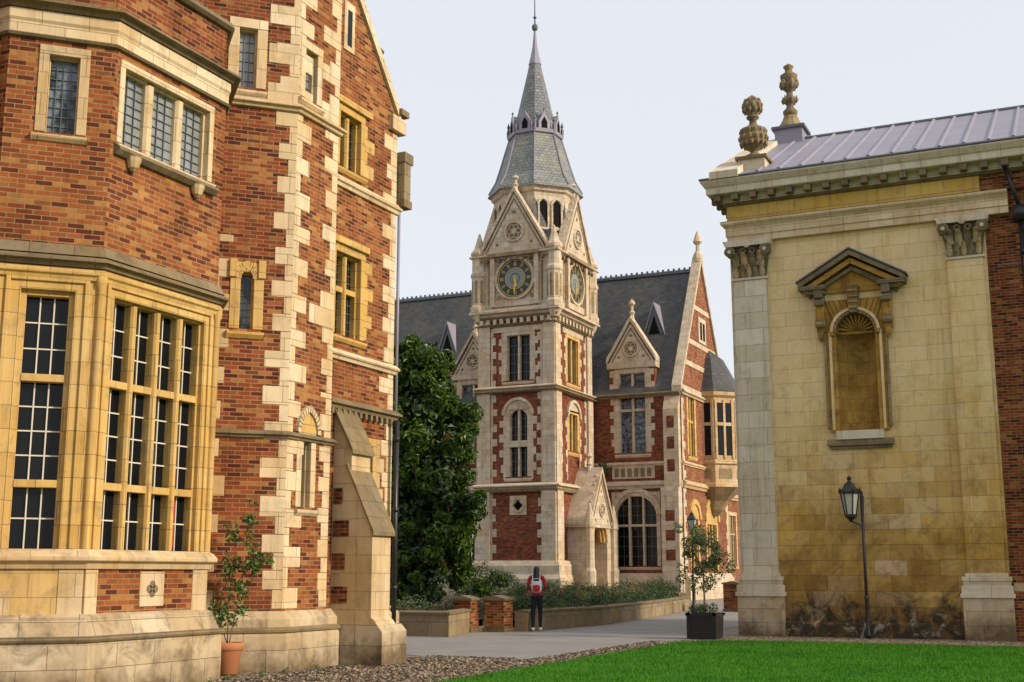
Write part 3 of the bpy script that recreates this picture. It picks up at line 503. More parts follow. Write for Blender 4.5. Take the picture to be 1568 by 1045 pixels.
def range_front(a,b,wins,lows):
    f=Fr(0,68.5,1,0); hs=[]
    for c in wins:
        hs.append((c-.8,c+.8,8.4,11.9)); win(Wg,f,c-.8,c+.8,8.4,13.1,2,(10.9,),s=.28,m='stone_tower',nb=3,dz=.4,mull=.15,bm='leading',bw=.02,rec=.3,gm='glass_blue')
        box(Wg,'wall_dormers','brick_tower',f,c-1.4,c-1.09,11.9,13.6,-.5,.0); box(Wg,'wall_dormers','brick_tower',f,c+1.09,c+1.4,11.9,13.6,-.5,.0)
        box(Wg,'wall_dormers','stone_tower',f,c-1.52,c+1.52,13.4,13.75,-.6,.12); gable(Wg,f,c,13.75,1.4,16.1,.06,.6,fin=1.3,rose=.5)
        for sg in (-1,1): add(Wg,'wall_dormer_roofs','slate_dark',[f(c+sg*1.5,13.7,-.4),f(c,16.1,-.4),f(c,16.1,-3.0),f(c+sg*1.5,13.7,-1.2)],[(0,1,2,3)])
        for sg in (-1,1): quoins(Wg,'stone_tower',f,c+sg*1.06,sg,8.4,13.3,h=.42,L=.3,s=.1,w=.03)
        box(Wg,'walls','stone_tower',f,c-1.3,c+1.3,6.9,7.6,-.02,.04)
        for i in range(6): box(Wg,'walls','stone_dark',f,c-1.15+i*.4,c-.9+i*.4,7.0,7.5,.03,.06)
    for c in lows:
        hs.append((c-1.25,c+1.25,1.9,5.9)); win(Wg,f,c-1.25,c+1.25,1.9,5.9,3,(4.2,),s=.22,m='stone_tower',nb=2,dz=.5,mull=.13,bm='leading',bw=.02,rec=.35,gm='glass')
        archhead(Wg,'window_surrounds','stone_tower',f,c,1.24,4.66,c-1.25,c+1.25,5.92,-.3,-.02); archring(Wg,'window_surrounds','stone_tower',f,c,1.3,4.8,.25,-.02,.1)
    wall(Wg,'walls','brick_tower',f,a,b,0,11.9,hs)
    P=[(a,68.5),(b,68.5)]
    sweep(Wg,'plinth','stone_tower',P,[(-.02,0),(.3,0),(.3,1.2),(.1,1.5),(-.02,1.5)]); band(Wg,'stone_tower',P,6.3,6.75,.25)
    band(Wg,'stone_tower',P,7.6,7.85,.15); band(Wg,'stone_dark',P,11.6,11.95,.3)
range_front(-26.6,-21.2,[-24.15],[-24.05]); range_front(-52,-31.2,[-34.6,-41,-47.5],[-34.6,-41,-47.5])
f=Fr(0,68.5,1,0)
box(Wg,'buttress','stone_tower',f,-22.3,-21.25,0,6.3,-.1,.7); box(Wg,'buttress','stone_tower',f,-22.15,-21.25,6.3,10.8,-.1,.45); prism(Wg,'buttress','stone_tower',Fr(-22.15,68.5,0,-1),[(0,10.8),(.45,10.8),(0,11.8)],-.9,0)
for z in (2.2,3.3,4.4): box(Wg,'buttress','brick_tower',f,-22.05,-21.5,z,z+.6,.6,.71)
for z in (7.2,8.5,9.7): box(Wg,'buttress','brick_tower',f,-21.95,-21.5,z,z+.7,.4,.46)
def roof(xa,xb):
    add(Wg,'roof','slate_dark',[(xa,68.2,11.75),(xb,68.2,11.75),(xb,73.2,20.1),(xa,73.2,20.1),(xa,78.2,11.75),(xb,78.2,11.75)],[(0,1,2,3),(4,5,2,3)])
    sweep(Wg,'ridge','lead_dark',[(xa,73.05),(xb,73.05)],[(-.3,20.0),(.0,20.0),(.0,20.15),(-.15,20.25),(-.3,20.15)])
    n=int((xb-xa)/.35)
    for i in range(n): wbox(Wg,'ridge','lead_dark',xa+i*.35,xa+i*.35+.12,73.16,73.24,20.2,20.36)
roof(-52,-21.4)
wall(Wg,'walls','brick_tower',Fr(0,77.9,-1,0),21.2,52,0,11.9)
for xd in (-23.4,-37.6,-44):
    f2=Fr(xd,70.6,1,0); prism(Wg,'roof_dormers','lead_dark',f2,[(-.6,15.6),(.6,15.6),(0,17.5)],-2.2,0); prism(Wg,'roof_dormers','dark_void',f2,[(-.36,15.75),(.36,15.75),(0,16.9)],-.1,.02)
    for sg in (-1,1): strip(Wg,'roof_dormers','lead',f2,[(sg*.72,15.5),(0,17.55)],[(sg*.72,15.62),(0,17.75)],-1.6,.08)
FG=Fr(-21.2,0,0,1)
hg=[win(Wg,FG,69.9,71.1,8.3,11.8,2,(10.3,),s=.3,m='stone_yellow',nb=2,dz=.4,mull=.14,bm='leading',bw=.02,rec=.3),
    win(Wg,FG,69.9,71.3,1.6,4.6,2,(),s=.3,m='stone_yellow',nb=2,dz=.5,mull=.14,bm='leading',bw=.02,rec=.3),win(Wg,FG,73.2,75.2,1.6,4.4,3,(),s=.3,m='stone_yellow',nb=2,dz=.5,mull=.14,bm='leading',bw=.02,rec=.3)]
wall(Wg,'walls','brick_far',FG,68.5,77.9,0,11.9,hg)
for c,r in ((70.6,.85),(74.2,1.2)): archring(Wg,'window_surrounds','stone_yellow',FG,c,r,4.6,.3,-.02,.12); prism(Wg,'window_surrounds','stone_yellow',FG,archpts(c,r,4.65),-.02,.04)
prism(Wg,'gable_end','brick_far',FG,[(68.5,11.9),(77.9,11.9),(73.2,20.3)],-.35,0)
for zz in (12.0,13.6,15.0,17.3):
    hw=4.7*(20.3-zz)/8.4; h2=4.7*(20.3-zz-.3)/8.4; prism(Wg,'gable_end','stone_tower',FG,[(73.2-hw,zz),(73.2+hw,zz),(73.2+h2,zz+.3),(73.2-h2,zz+.3)],-.02,.04)
for sg in (-1,1):
    strip(Wg,'gable_end','stone_tower',FG,[(73.2+sg*4.95,11.8),(73.2,20.55)],[(73.2+sg*4.95,12.2),(73.2,21.0)],-.45,.12)
    quoins(Wg,'stone_tower',FG,73.2-sg*4.7,sg,1.5,11.5,h=.42,L=.55,s=.3,w=.03)
lathe(Wg,'gable_end','stone_tower',-21.3,73.2,[(.3,20.6),(.3,21.1),(.15,21.3),(.12,21.7),(.3,21.9),(.25,22.1),(.05,22.6)],8)
box(Wg,'gable_end','stone_tower',FG,72.4,74.0,15.4,17.0,-.02,.05); box(Wg,'gable_end','dark_void',FG,72.7,73.1,15.6,16.7,0,.06); box(Wg,'gable_end','dark_void',FG,73.3,73.7,15.6,16.7,0,.06)
PG=[(-21.2,68.5),(-21.2,77.9)]
sweep(Wg,'plinth','stone_tower',PG,[(-.02,0),(.3,0),(.3,1.2),(.1,1.5),(-.02,1.5)]); band(Wg,'stone_cream',PG,6.3,6.75,.25); band(Wg,'stone_cream',PG,7.6,7.85,.15); band(Wg,'stone_tower',PG,11.7,12.05,.25)
ox_,oy_=-21.2,74.6
lathe(Wg,'oriel','stone_weathered',ox_,oy_,[(.3,4.9),(.7,5.3),(1.0,5.8),(1.65,6.4),(1.85,6.6)],8,math.pi/8)
lathe(Wg,'oriel','stone_cream',ox_,oy_,[(1.88,6.6),(1.88,6.8),(1.8,6.85),(1.8,7.9),(1.95,8.0),(1.95,8.15),(1.8,8.2),(1.8,12.0),(2.0,12.15),(2.05,12.4)],8,math.pi/8)
lathe(Wg,'oriel_roof','slate_dark',ox_,oy_,[(2.1,12.4),(1.9,12.7),(.9,14.6),(.1,15.2)],8,math.pi/8)
for k in (-2,-1,0,1,2):
    t=k*math.pi/4; d=(math.cos(t),math.sin(t)); ap=1.8*math.cos(math.pi/8); f2=Fr(ox_+d[0]*ap,oy_+d[1]*ap,-d[1],d[0])
    for u in (-.3,.3):
        for z0_,z1_ in ((8.5,10.3),(10.5,11.7)): box(Wg,'oriel_windows','glass',f2,u-.22,u+.22,z0_,z1_,-.02,.01)
    for u in (-.57,0,.57): box(Wg,'oriel_windows','stone_cream',f2,u-.07,u+.07,8.3,11.9,-.02,.07)
    box(Wg,'oriel_windows','stone_cream',f2,-.5,.5,10.3,10.5,-.02,.05); box(Wg,'oriel_windows','stone_weathered',f2,-.45,.45,7.1,7.7,-.02,.02)
FX=Fr(-21.6,0,0,1); hx=[]
for c in (80.5,84.5,88.5,92.5):
    hx+=[win(Wg,FX,c-.8,c+.8,2,5.2,3,(4,),s=.25,m='stone_cream',nb=2,dz=.5,bm='leading',bw=.02,rec=.3),win(Wg,FX,c-.8,c+.8,7.5,10.3,3,(9,),s=.25,m='stone_cream',nb=2,dz=.5,bm='leading',bw=.02,rec=.3)]
wall(Wg,'walls','brick_far',FX,77.9,97,0,11.5,hx); band(Wg,'stone_cream',[(-21.6,77.9),(-21.6,97)],6.2,6.6,.2); band(Wg,'stone_cream',[(-21.6,77.9),(-21.6,97)],11.2,11.6,.25)
wall(Wg,'walls','brick_far',Fr(0,97,-1,0),21.6,31,0,11.5); add(Wg,'roof','slate_dark',[(-21.3,77.9,11.5),(-21.3,97.2,11.5),(-26,97.2,17),(-26,77.9,17),(-31,97.2,11.5),(-31,77.9,11.5)],[(0,1,2,3),(4,5,3,2)])
# ------------------------------------------------------------ RIGHT: classical chapel
C='classical_stone_chapel'
FCh=Fr(0,30.5,1,0); XL=-7.92; XE=22
NC=-4.97; NR=.47; SPR=7.30
wall(C,'walls','stone_chapel',FCh,XL,-1.85,0,10.4,[(NC-.68,NC+.68,4.86,8.0)])
wall(C,'walls','brick_red',FCh,-1.85,XE,0,10.45,(),-.02)
wall(C,'walls','stone_chapel',Fr(XL,0,0,-1),-39.5,-30.5,0,10.8); wall(C,'walls','brick_red',Fr(0,39.5,-1,0),-XE,-XL,0,10.8); wall(C,'walls','brick_red',Fr(XE,0,0,1),30.5,39.5,0,10.8)
CP=[(XL,39.5),(XL,30.5),(XE,30.5),(XE,39.5)]; CPa=[(XL,39.5),(XL,30.5),(-1.3,30.5)]
sweep(C,'architrave','stone_bleached',CPa,[(-.05,9.83),(.13,9.83),(.13,10.0),(.16,10.0),(.16,10.2),(.2,10.24),(.27,10.32),(.27,10.38),(-.05,10.38)])
sweep(C,'architrave','stone_dark',CPa,[(.1,10.38),(.275,10.38),(.2,10.41),(.1,10.41)])
sweep(C,'frieze','stone_frieze',[(XL,39.5),(XL,30.5),(-1.9,30.5)],[(-.05,10.38),(.12,10.39),(.12,10.82),(-.05,10.82)])
sweep(C,'frieze','brick_red',[(-1.9,30.5),(XE,30.5),(XE,39.5)],[(-.05,10.40),(.10,10.41),(.10,10.82),(-.05,10.82)])
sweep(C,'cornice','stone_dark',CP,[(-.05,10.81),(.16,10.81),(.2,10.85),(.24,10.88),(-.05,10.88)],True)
sweep(C,'cornice','stone_white',CP,[(-.05,10.88),(.24,10.88),(.24,11.06),(.52,11.06),(.54,11.08),(.54,11.24),(.58,11.26),(.66,11.38),(.66,11.42),(-.05,11.44)],True)
sweep(C,'gutter','lead_dark',CP,[(-.05,11.425),(.67,11.425),(.69,11.44),(.67,11.48),(-.05,11.5)],True)
x=XL-.35
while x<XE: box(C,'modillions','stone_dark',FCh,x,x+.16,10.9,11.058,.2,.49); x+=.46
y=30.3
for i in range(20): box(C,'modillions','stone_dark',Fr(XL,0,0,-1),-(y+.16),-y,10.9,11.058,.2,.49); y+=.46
def pilaster(xa,xb):
    m=(xa+xb)/2; hw=(xb-xa)/2; sm='stone_white' if xa<-5 else 'stone_chapel'
    box(C,'pilasters',sm,FCh,xa,xb,1.5,8.85,-.02,.13)
    for a_,b_,e,mt in ((0,.95,.13,'stone_plinth'),(.95,1.05,.17,'stone_white'),(1.05,1.22,.14,'stone_white'),(1.22,1.32,.10,'stone_white'),(1.32,1.42,.12,'stone_white'),(1.42,1.5,.05,'stone_white')):
        box(C,'pilaster_bases',mt,FCh,xa-e,xb+e,a_,b_,-.02,.14+e)
    box(C,'pilaster_capitals','stone_white',FCh,xa-.03,xb+.03,8.82,8.88,-.02,.17)
    prism(C,'pilaster_capitals','stone_dark',FCh,[(xa+.02,8.88),(xb-.02,8.88),(xb+.1,9.68),(xa-.1,9.68)],-.02,.15)
    for tier,(zb,hh,n,out) in enumerate(((8.88,.34,5,.1),(9.1,.42,4,.16))):
        for i in range(n):
            u=xa+(xb-xa)*(i+.5)/n; lw=(xb-xa)/n*.40
            pr=[(.15,0,.8),(.19+out*.2,.35,1.05),(.2+out*.5,.7,.9),(.24+out,.92,.7),(.27+out*1.2,.86,.35)]
            vs=[];fs=[]
            for w,t,s_ in pr:
                vs+= [FCh(u-lw*s_,zb+hh*t,w-.04),FCh(u,zb+hh*t+.01,w+.02),FCh(u+lw*s_,zb+hh*t,w-.04)]
            for k in range(4):
                for j in range(2): fs.append((k*3+j,k*3+j+1,k*3+j+4,k*3+j+3))
            add(C,'pilaster_capitals','stone_weathered' if (i+tier)%2 else 'stone_cream',vs,fs)
    for sg in (-1,1):
        e=m+sg*(hw+.03)
        ring(C,'pilaster_capitals','stone_weathered',FCh,e,9.55,.05,.13,.12,.34,14); disc(C,'pilaster_capitals','stone_white',FCh,e,9.55,.045,.12,.36,8)
        ring(C,'pilaster_capitals','stone_weathered',FCh,m+sg*.12,9.56,.03,.08,.12,.28,10)
        strip(C,'pilaster_capitals','stone_weathered',FCh,[(m+sg*.2,9.2),(e-sg*.05,9.5)],[(m+sg*.27,9.15),(e+sg*.03,9.44)],.12,.26)
    prism(C,'pilaster_capitals','stone_white',FCh,[(xa-.14,9.69),(xb+.14,9.69),(xb+.2,9.83),(xa-.2,9.83)],-.02,.32)
    disc(C,'pilaster_capitals','stone_white',FCh,m,9.72,.09,.3,.37,10)
    if xa<-5:
        box(C,'pilasters','stone_white',Fr(XL,0,0,-1),-31.3,-30.5,1.5,9.83,-.02,.1)
pilaster(-7.92,-7.08); pilaster(-2.74,-1.93)
sweep(C,'wall_plinth','stone_chapel',[(-7.0,30.5),(-2.85,30.5)],[(-.02,0),(.07,0),(.07,.32),(.0,.38),(-.02,.38)])
sweep(C,'wall_plinth','brick_red',[(-1.8,30.48),(XE,30.48)],[(-.02,0),(.1,0),(.1,1.1),(.0,1.2),(-.02,1.2)]); box(C,'wall_plinth','stone_plinth',FCh,-1.78,XE,1.1,1.28,-.02,.12)
nseg=16; vs=[];fs=[]; D=.42
rows=[4.86,5.6,6.4,SPR]
for z in rows:
    for i in range(nseg+1):
        t=math.pi*i/nseg; vs.append(FCh(NC-NR*math.cos(t),z,-D*math.sin(t)-.02))
for j in range(len(rows)-1):
    for i in range(nseg): a_=j*(nseg+1)+i; fs.append((a_,a_+1,a_+nseg+2,a_+nseg+1))
add(C,'niche','stone_niche',vs,fs)
vs=[];fs=[]; K=8
for j in range(K+1):
    ph=math.pi/2*j/K
    for i in range(nseg*2+1):
        t=math.pi*i/(nseg*2); rib=1-(.06 if i%4==2 else 0)*math.cos(ph)
        vs.append(FCh(NC-NR*math.cos(t)*math.cos(ph)*rib, SPR+NR*math.sin(ph)*rib,-D*math.sin(t)*math.cos(ph)*rib-.02))
for j in range(K):
    for i in range(nseg*2): a_=j*(nseg*2+1)+i; fs.append((a_,a_+1,a_+nseg*2+2,a_+nseg*2+1))
add(C,'niche_shell','stone_niche',vs,fs)
for i in range(1,12):
    t=math.pi*i/12; p0=FCh(NC,SPR+.02,-D*.55); p1=FCh(NC-NR*.96*math.cos(t),SPR+NR*.96*math.sin(t),-.07); tube(C,'niche_shell','stone_niche',p0,p1,.012,.035,6)
add(C,'niche','stone_niche',[FCh(NC-NR,4.87,0),FCh(NC+NR,4.87,0),FCh(NC+NR,4.87,-D-.1),FCh(NC-NR,4.87,-D-.1)],[(0,1,2,3)])
box(C,'niche','stone_niche',FCh,NC-NR,NC+NR,SPR-.06,SPR,-.12,-.03)
for sg in (-1,1):
    a_,b_=sorted((NC+sg*NR,NC+sg*.70)); box(C,'niche_frame','stone_niche',FCh,a_,b_,4.86,SPR,-.05,.05)
    a_,b_=sorted((NC+sg*.57,NC+sg*.63)); box(C,'niche_frame','stone_chapel',FCh,a_,b_,4.9,SPR,.04,.1)
    a_,b_=sorted((NC+sg*.70,NC+sg*.76)); box(C,'niche_frame','stone_weathered',FCh,a_,b_,4.95,7.2,-.02,.09)
    a_,b_=sorted((NC+sg*.50,NC+sg*.60)); box(C,'niche_frame','stone_niche',FCh,a_,b_,7.22,7.32,-.02,.13)
archhead(C,'niche_frame','stone_niche',FCh,NC,NR,SPR,NC-.70,NC+.70,8.1,-.05,.05); archring(C,'niche_frame','stone_chapel',FCh,NC,.53,SPR,.07,.03,.11)
archring(C,'niche_frame','stone_weathered',FCh,NC,.47,SPR,.04,.03,.09)
prism(C,'niche_keystone','stone_dark',FCh,[(NC-.09,7.75),(NC+.09,7.75),(NC+.15,8.42),(NC-.15,8.42)],-.02,.2)
for i in range(4): box(C,'niche_keystone','stone_niche',FCh,NC-.11-i*.008,NC+.11+i*.008,7.85+i*.14,7.9+i*.14,.1,.23)
for sg in (-1,1):
    u=NC+sg*.80
    for a_,b_,w1_ in ((8.15,8.40,.36),(8.02,8.15,.28),(7.85,8.02,.18),(7.62,7.85,.20),(7.45,7.62,.24),(7.32,7.45,.14)): 
        box(C,'niche_consoles','stone_dark' if w1_>.2 else 'stone_niche',FCh,u-.10,u+.10,a_,b_,-.02,w1_)
    tube(C,'niche_consoles','stone_weathered',FCh(u-.12,7.53,.16),FCh(u+.12,7.53,.16),.1,n=12); tube(C,'niche_consoles','stone_weathered',FCh(u-.12,8.05,.24),FCh(u+.12,8.05,.24),.09,n=12)
    lathe(C,'niche_consoles','stone_niche',FCh(u,0,.12)[0],FCh(u,0,.12)[1],[(.02,7.08),(.07,7.16),(.09,7.28),(.05,7.34)],8)
def rake(zoff,t,wa,mt,ext):
    for sg in (-1,1):
        e=NC+sg*ext; s_=.70/1.22
        strip(C,'niche_pediment',mt,FCh,[(e,8.44+zoff),(NC,8.44+zoff+ext*s_)],[(e,8.44+zoff+t),(NC,8.44+zoff+t+ext*s_)],-.02,wa)
rake(-.02,.12,.40,'stone_dark',1.28); rake(-.14,.12,.30,'stone_niche',1.16); rake(-.24,.1,.18,'stone_dark',1.06); rake(.10,.04,.43,'lead_dark',1.32)
prism(C,'niche_pediment','stone_niche',FCh,[(NC-1.0,8.3),(NC+1.0,8.3),(NC,8.86)],-.02,.06)
for sg in (-1,1):
    a_,b_=sorted((NC+sg*.62,NC+sg*1.27)); box(C,'niche_pediment','stone_dark',FCh,a_,b_,8.36,8.46,-.02,.39); a_,b_=sorted((NC+sg*.66,NC+sg*1.12)); box(C,'niche_pediment','stone_weathered',FCh,a_,b_,8.27,8.36,-.02,.28)
box(C,'niche_sill','stone_white',FCh,NC-.56,NC+.56,4.66,4.87,-.05,.16); box(C,'niche_sill','stone_weathered',FCh,NC-.78,NC+.78,4.52,4.66,-.02,.12); box(C,'niche_sill','stone_dark',FCh,NC-.72,NC+.72,4.44,4.52,-.02,.07)
def lr(x,t): return (x,30.5-.6+t*(35-29.9),11.49+t*(14.0-11.49))
add(C,'roof','lead',[lr(XL-.3,0),lr(XE+.3,0),lr(XE+.3,1),lr(XL-.3,1),(XL-.3,40.1,11.49),(XE+.3,40.1,11.49)],[(0,1,2,3),(4,5,2,3)])
x=XL-.28
while x<XE: tube(C,'roof_rolls','lead',lr(x,0.005),lr(x,1),.05,n=6); x+=.55
tube(C,'roof_rolls','lead_dark',lr(XL-.3,1),lr(XE+.3,1),.07)
prism(C,'pediment_end','stone_white',Fr(XL,0,0,-1),[(-40.1,11.44),(-29.9,11.44),(-35,13.9)],-.3,.05)
for sg in (-1,1): strip(C,'pediment_end','stone_white',Fr(XL,0,0,-1),[(-35+sg*5.2,11.42),(-35,13.9)],[(-35+sg*5.2,11.62),(-35,14.12)],-.35,.4)
tube(C,'drainpipe','black_iron',(-1.05,30.35,.05),(-1.05,30.35,9.9),.055); wbox(C,'drainpipe','black_iron',-1.2,-.9,30.2,30.48,9.6,9.95); tube(C,'drainpipe','black_iron',(-1.05,30.3,9.9),(-1.3,30.2,10.9),.05)
for z in (1.5,4,6.5,8.8): tube(C,'drainpipe','black_iron',(-1.05,30.35,z),(-1.05,30.35,z+.1),.075)
tube(C,'lightning_conductor','lead_dark',(-1.5,30.46,8.6),(-.3,30.46,8.55),.015)
U='stone_urn'
wbox(U,'pedestal','stone_white',-7.72,-7.02,30.45,31.15,11.45,12.05); wbox(U,'pedestal','stone_dark',-7.78,-6.96,30.39,31.21,12.05,12.13); wbox(U,'pedestal','lead',-7.76,-6.98,30.41,31.19,11.40,11.62)
lathe(U,'urn','stone_dark',-7.37,30.8,[(.12,12.13),(.24,12.16),(.24,12.22),(.1,12.3),(.1,12.36),(.24,12.44),(.34,12.58),(.36,12.76),(.33,12.84),(.36,12.88),(.34,12.95),(.18,13.02),(.1,13.1),(.09,13.2),(.16,13.26),(.17,13.3),(.12,13.34),(.2,13.42),(.25,13.55),(.24,13.68),(.16,13.8),(.06,13.88),(0,13.92)],20)
for z,r,n in ((12.55,.33,14),(12.7,.36,14),(12.88,.33,14),(13.48,.23,10),(13.6,.245,10),(13.72,.2,9)):
    for i in range(n):
        t=2*math.pi*(i+(z*10%2)/2)/n; lathe(U,'urn_lobes','stone_weathered',-7.37+r*math.cos(t),30.8+r*math.sin(t),[(.02,z-.07),(.045,z),(.04,z+.04),(.0,z+.08)],6)
U='stone_finial'; fx=-7.25
wbox(U,'pedestal','lead',fx-.4,fx+.4,34.6,35.4,13.7,14.25); wbox(U,'pedestal','lead_dark',fx-.48,fx+.48,34.52,35.48,14.25,14.33); lathe(U,'pedestal','stone_weathered',fx,35,[(.42,14.33),(.25,14.6),(.2,14.75)],12)
lathe(U,'shaft','stone_dark',fx,35,[(.12,14.7),(.2,14.8),(.22,14.9),(.12,15.0),(.1,15.1),(.2,15.2),(.21,15.3),(.1,15.4),(.09,15.5),(.19,15.6),(.28,15.72),(.2,15.8),(.24,15.9),(.26,16.02),(.12,16.12),(.1,16.2),(.16,16.3),(0,16.42)],14)
for i in range(6):
    t=i*math.pi/3; lathe(U,'leaves','stone_weathered',fx+.23*math.cos(t),35+.23*math.sin(t),[(.02,15.6),(.07,15.72),(.05,15.85),(0,15.9)],6); lathe(U,'leaves','stone_weathered',fx+.2*math.cos(t),35+.2*math.sin(t),[(.02,15.15),(.06,15.25),(0,15.4)],6)
Lm='wall_lantern'
lx,ly=-5.22,30.05; dz_=-.12
lathe(Lm,'body_glass','lamp_glass',lx,ly,[(.12,2.98+dz_),(.20,3.46+dz_)],6); 
for i in range(6):
    t=math.pi*i/3; tube(Lm,'frame','black_iron',(lx+.125*math.cos(t),ly+.125*math.sin(t),2.96+dz_),(lx+.21*math.cos(t),ly+.21*math.sin(t),3.47+dz_),.018,n=5)
    lathe(Lm,'crown','black_iron',lx+.23*math.cos(t),ly+.23*math.sin(t),[(.025,3.46+dz_),(.04,3.54+dz_),(0,3.62+dz_)],6)
lathe(Lm,'cap','black_iron',lx,ly,[(r_,z_+dz_) for r_,z_ in ((.24,3.46),(.25,3.5),(.14,3.62),(.12,3.7),(.06,3.73),(.04,3.78),(.06,3.83),(0,3.9))],6); lathe(Lm,'foot','black_iron',lx,ly,[(r_,z_+dz_) for r_,z_ in ((.03,2.8),(.06,2.86),(.14,2.92),(.14,2.98))],6)
tube(Lm,'bracket','black_iron',(lx,ly,2.72),(-4.98,30.2,2.6),.028); tube(Lm,'bracket','black_iron',(lx,ly,2.83),(lx,30.5,3.1),.02); tube(Lm,'bracket','black_iron',(-4.98,30.2,2.6),(-4.98,30.42,3.3),.022)
tube(Lm,'post','black_iron',(-4.98,30.2,0),(-4.98,30.2,3.4),.036); lathe(Lm,'post','black_iron',-4.98,30.2,[(.07,0),(.07,.1),(.045,.2),(.045,.9),(.06,.95),(.035,1.0)],8)
Sl='street_lamp'; sx0,sy0=-14.05,46.45
lathe(Sl,'post','black_iron',sx0,sy0,[(.12,0),(.12,.25),(.07,.35),(.06,1.0),(.08,1.05),(.045,1.1),(.035,3.0),(.07,3.05)],10)
tube(Sl,'ladder_bar','black_iron',(sx0-.25,sy0,2.8),(sx0+.25,sy0,2.8),.018)
lathe(Sl,'lantern_glass','lamp_glass',sx0,sy0,[(.1,3.1),(.19,3.5)],4,math.pi/4); lathe(Sl,'cap','black_iron',sx0,sy0,[(.22,3.5),(.22,3.53),(.1,3.7),(.09,3.76),(.03,3.8),(0,3.9)],4,math.pi/4)
for i in range(4):
    t=math.pi/4+math.pi*i/2; tube(Sl,'frame','black_iron',(sx0+.1*math.cos(t),sy0+.1*math.sin(t),3.08),(sx0+.2*math.cos(t),sy0+.2*math.sin(t),3.5),.014,n=5)
# ------------------------------------------------------------ ground, paths, walls
def sheet(name,mat,pts,z):
    add(name,'surface',mat,[(x,y,z) for x,y in pts],[tuple(range(len(pts)))])
sheet('ground','ground',[(-600,-600),(600,-600),(600,900),(-600,900)],0)
sheet('paved_path','paving',[(-9.3,19.0),(-9.1,26.6),(-8.7,27.8),(-8.7,29.4),(-9.4,30.2),(-9.4,46),(-14.5,60),(-25,66),(-25,62.4),(-18.3,61),(-15.1,50.2),(-13.6,42),(-12.9,35),(-13.2,31),(-13.6,29.6),(-14.2,27.0),(-22,27.0),(-22,21.6),(-12.2,21.0)],.008)
sheet('pebble_margin','cobbles',[(-12.9,-10),(-8.3,-10),(-8.3,27.5),(-8.75,27.6),(-9.12,26.6),(-9.32,19.0),(-12.2,21.02),(-22,21.62),(-22,20.0),(-12.9,19.9)],.014)
cor=[(-8.3+1.2*(1-math.cos(t)),27.3-1.2*(1-math.sin(t))) for t in [math.pi/2*i/6 for i in range(7)]]
lawn=[(30,-20),(30,27.3)]+[(p[0],p[1]) for p in cor[::-1]]+[(-8.3,-20)]
sheet('pebble_border','cobbles',[(30,-20),(30,30.5),(-8.4,30.5),(-8.72,29.4),(-8.72,27.8),(-8.31,27.0),(-8.31,-20)],.018)
add('lawn','turf','grass',[(x,y,.05) for x,y in lawn]+[(x,y,0) for x,y in lawn],[tuple(range(len(lawn)))]+[(i,(i+1)%len(lawn),len(lawn)+(i+1)%len(lawn),len(lawn)+i) for i in range(len(lawn))])
n=70000; X=rng.uniform(-8.33,3,n); Y=27.35-13*rng.uniform(0,1,n)**1.2; ok=~((X<-7.1)&(Y>26.1)&(((X+7.1)**2+(Y-26.1)**2)>1.44)); X=X[ok];Y=Y[ok]; n=len(X)
an=rng.uniform(0,6.28,n); h=rng.uniform(.02,.055,n); dx=np.cos(an)*.006; dy=np.sin(an)*.006; lx_=rng.normal(0,.015,n); ly_=rng.normal(0,.015,n)
V=np.stack([np.stack([X-dx,Y-dy,np.full(n,.048)],1),np.stack([X+dx,Y+dy,np.full(n,.048)],1),np.stack([X+lx_,Y+ly_,.05+h],1)],1).reshape(-1,3)
add('lawn','blades','blade',[tuple(v) for v in V.tolist()],[(3*i,3*i+1,3*i+2) for i in range(n)])
n=5000; vs=[];fs=[]
for i in range(n):
    q=random.random()
    if q<.65: x_=random.uniform(-12.2,-8.4); y_=random.uniform(14.5,20.6)
    else: x_=random.uniform(-9.2,-8.35); y_=random.uniform(14.5,27)
    if x_<-11.2 and y_>15: x_=random.uniform(-11.3,-8.4)
    r=random.uniform(.015,.04); o_=len(vs); a_=random.uniform(0,3.14); e=random.uniform(.6,1)
    for k in range(6): vs.append((x_+r*math.cos(a_+k*1.047),y_+r*e*math.sin(a_+k*1.047),.012))
    for k in range(6): vs.append((x_+r*.7*math.cos(a_+k*1.047),y_+r*.7*e*math.sin(a_+k*1.047),.014+r*.5))
    fs+=[(o_+k,o_+(k+1)%6,o_+6+(k+1)%6,o_+6+k) for k in range(6)]+[tuple(range(o_+6,o_+12))]
add('loose_pebbles','stones','cobbles',vs,fs)
def lowwall(name,path,h,th,mat='brick_far',cop='stone_dark',hb=.0):
    sweep(name,'masonry',mat,path,[(0,0),(th,0),(th,h-.07),(0,h-.07)]); sweep(name,'coping',cop,path,[(-.04,h-.07),(th+.04,h-.07),(th+.04,h-.02),(th*.5,h+.01),(-.04,h-.02)])
    sweep(name,'masonry_back',mat,path,[(0,h-.07),(0,0)])
lowwall('low_garden_wall',[(-25,61.4),(-19.2,60.9),(-16,51),(-14.5,42),(-13.75,35),(-14.1,30.4)][::-1],.55,.35,'stone_weathered','stone_dark')
lowwall('low_garden_wall.001',[(-22,27.1),(-14.6,27.1),(-15.2,29.2)],.6,.35,'stone_weathered','stone_dark')
lowwall('low_garden_wall.002',[(-13.2,49.5),(-6,47)],.75,.3)
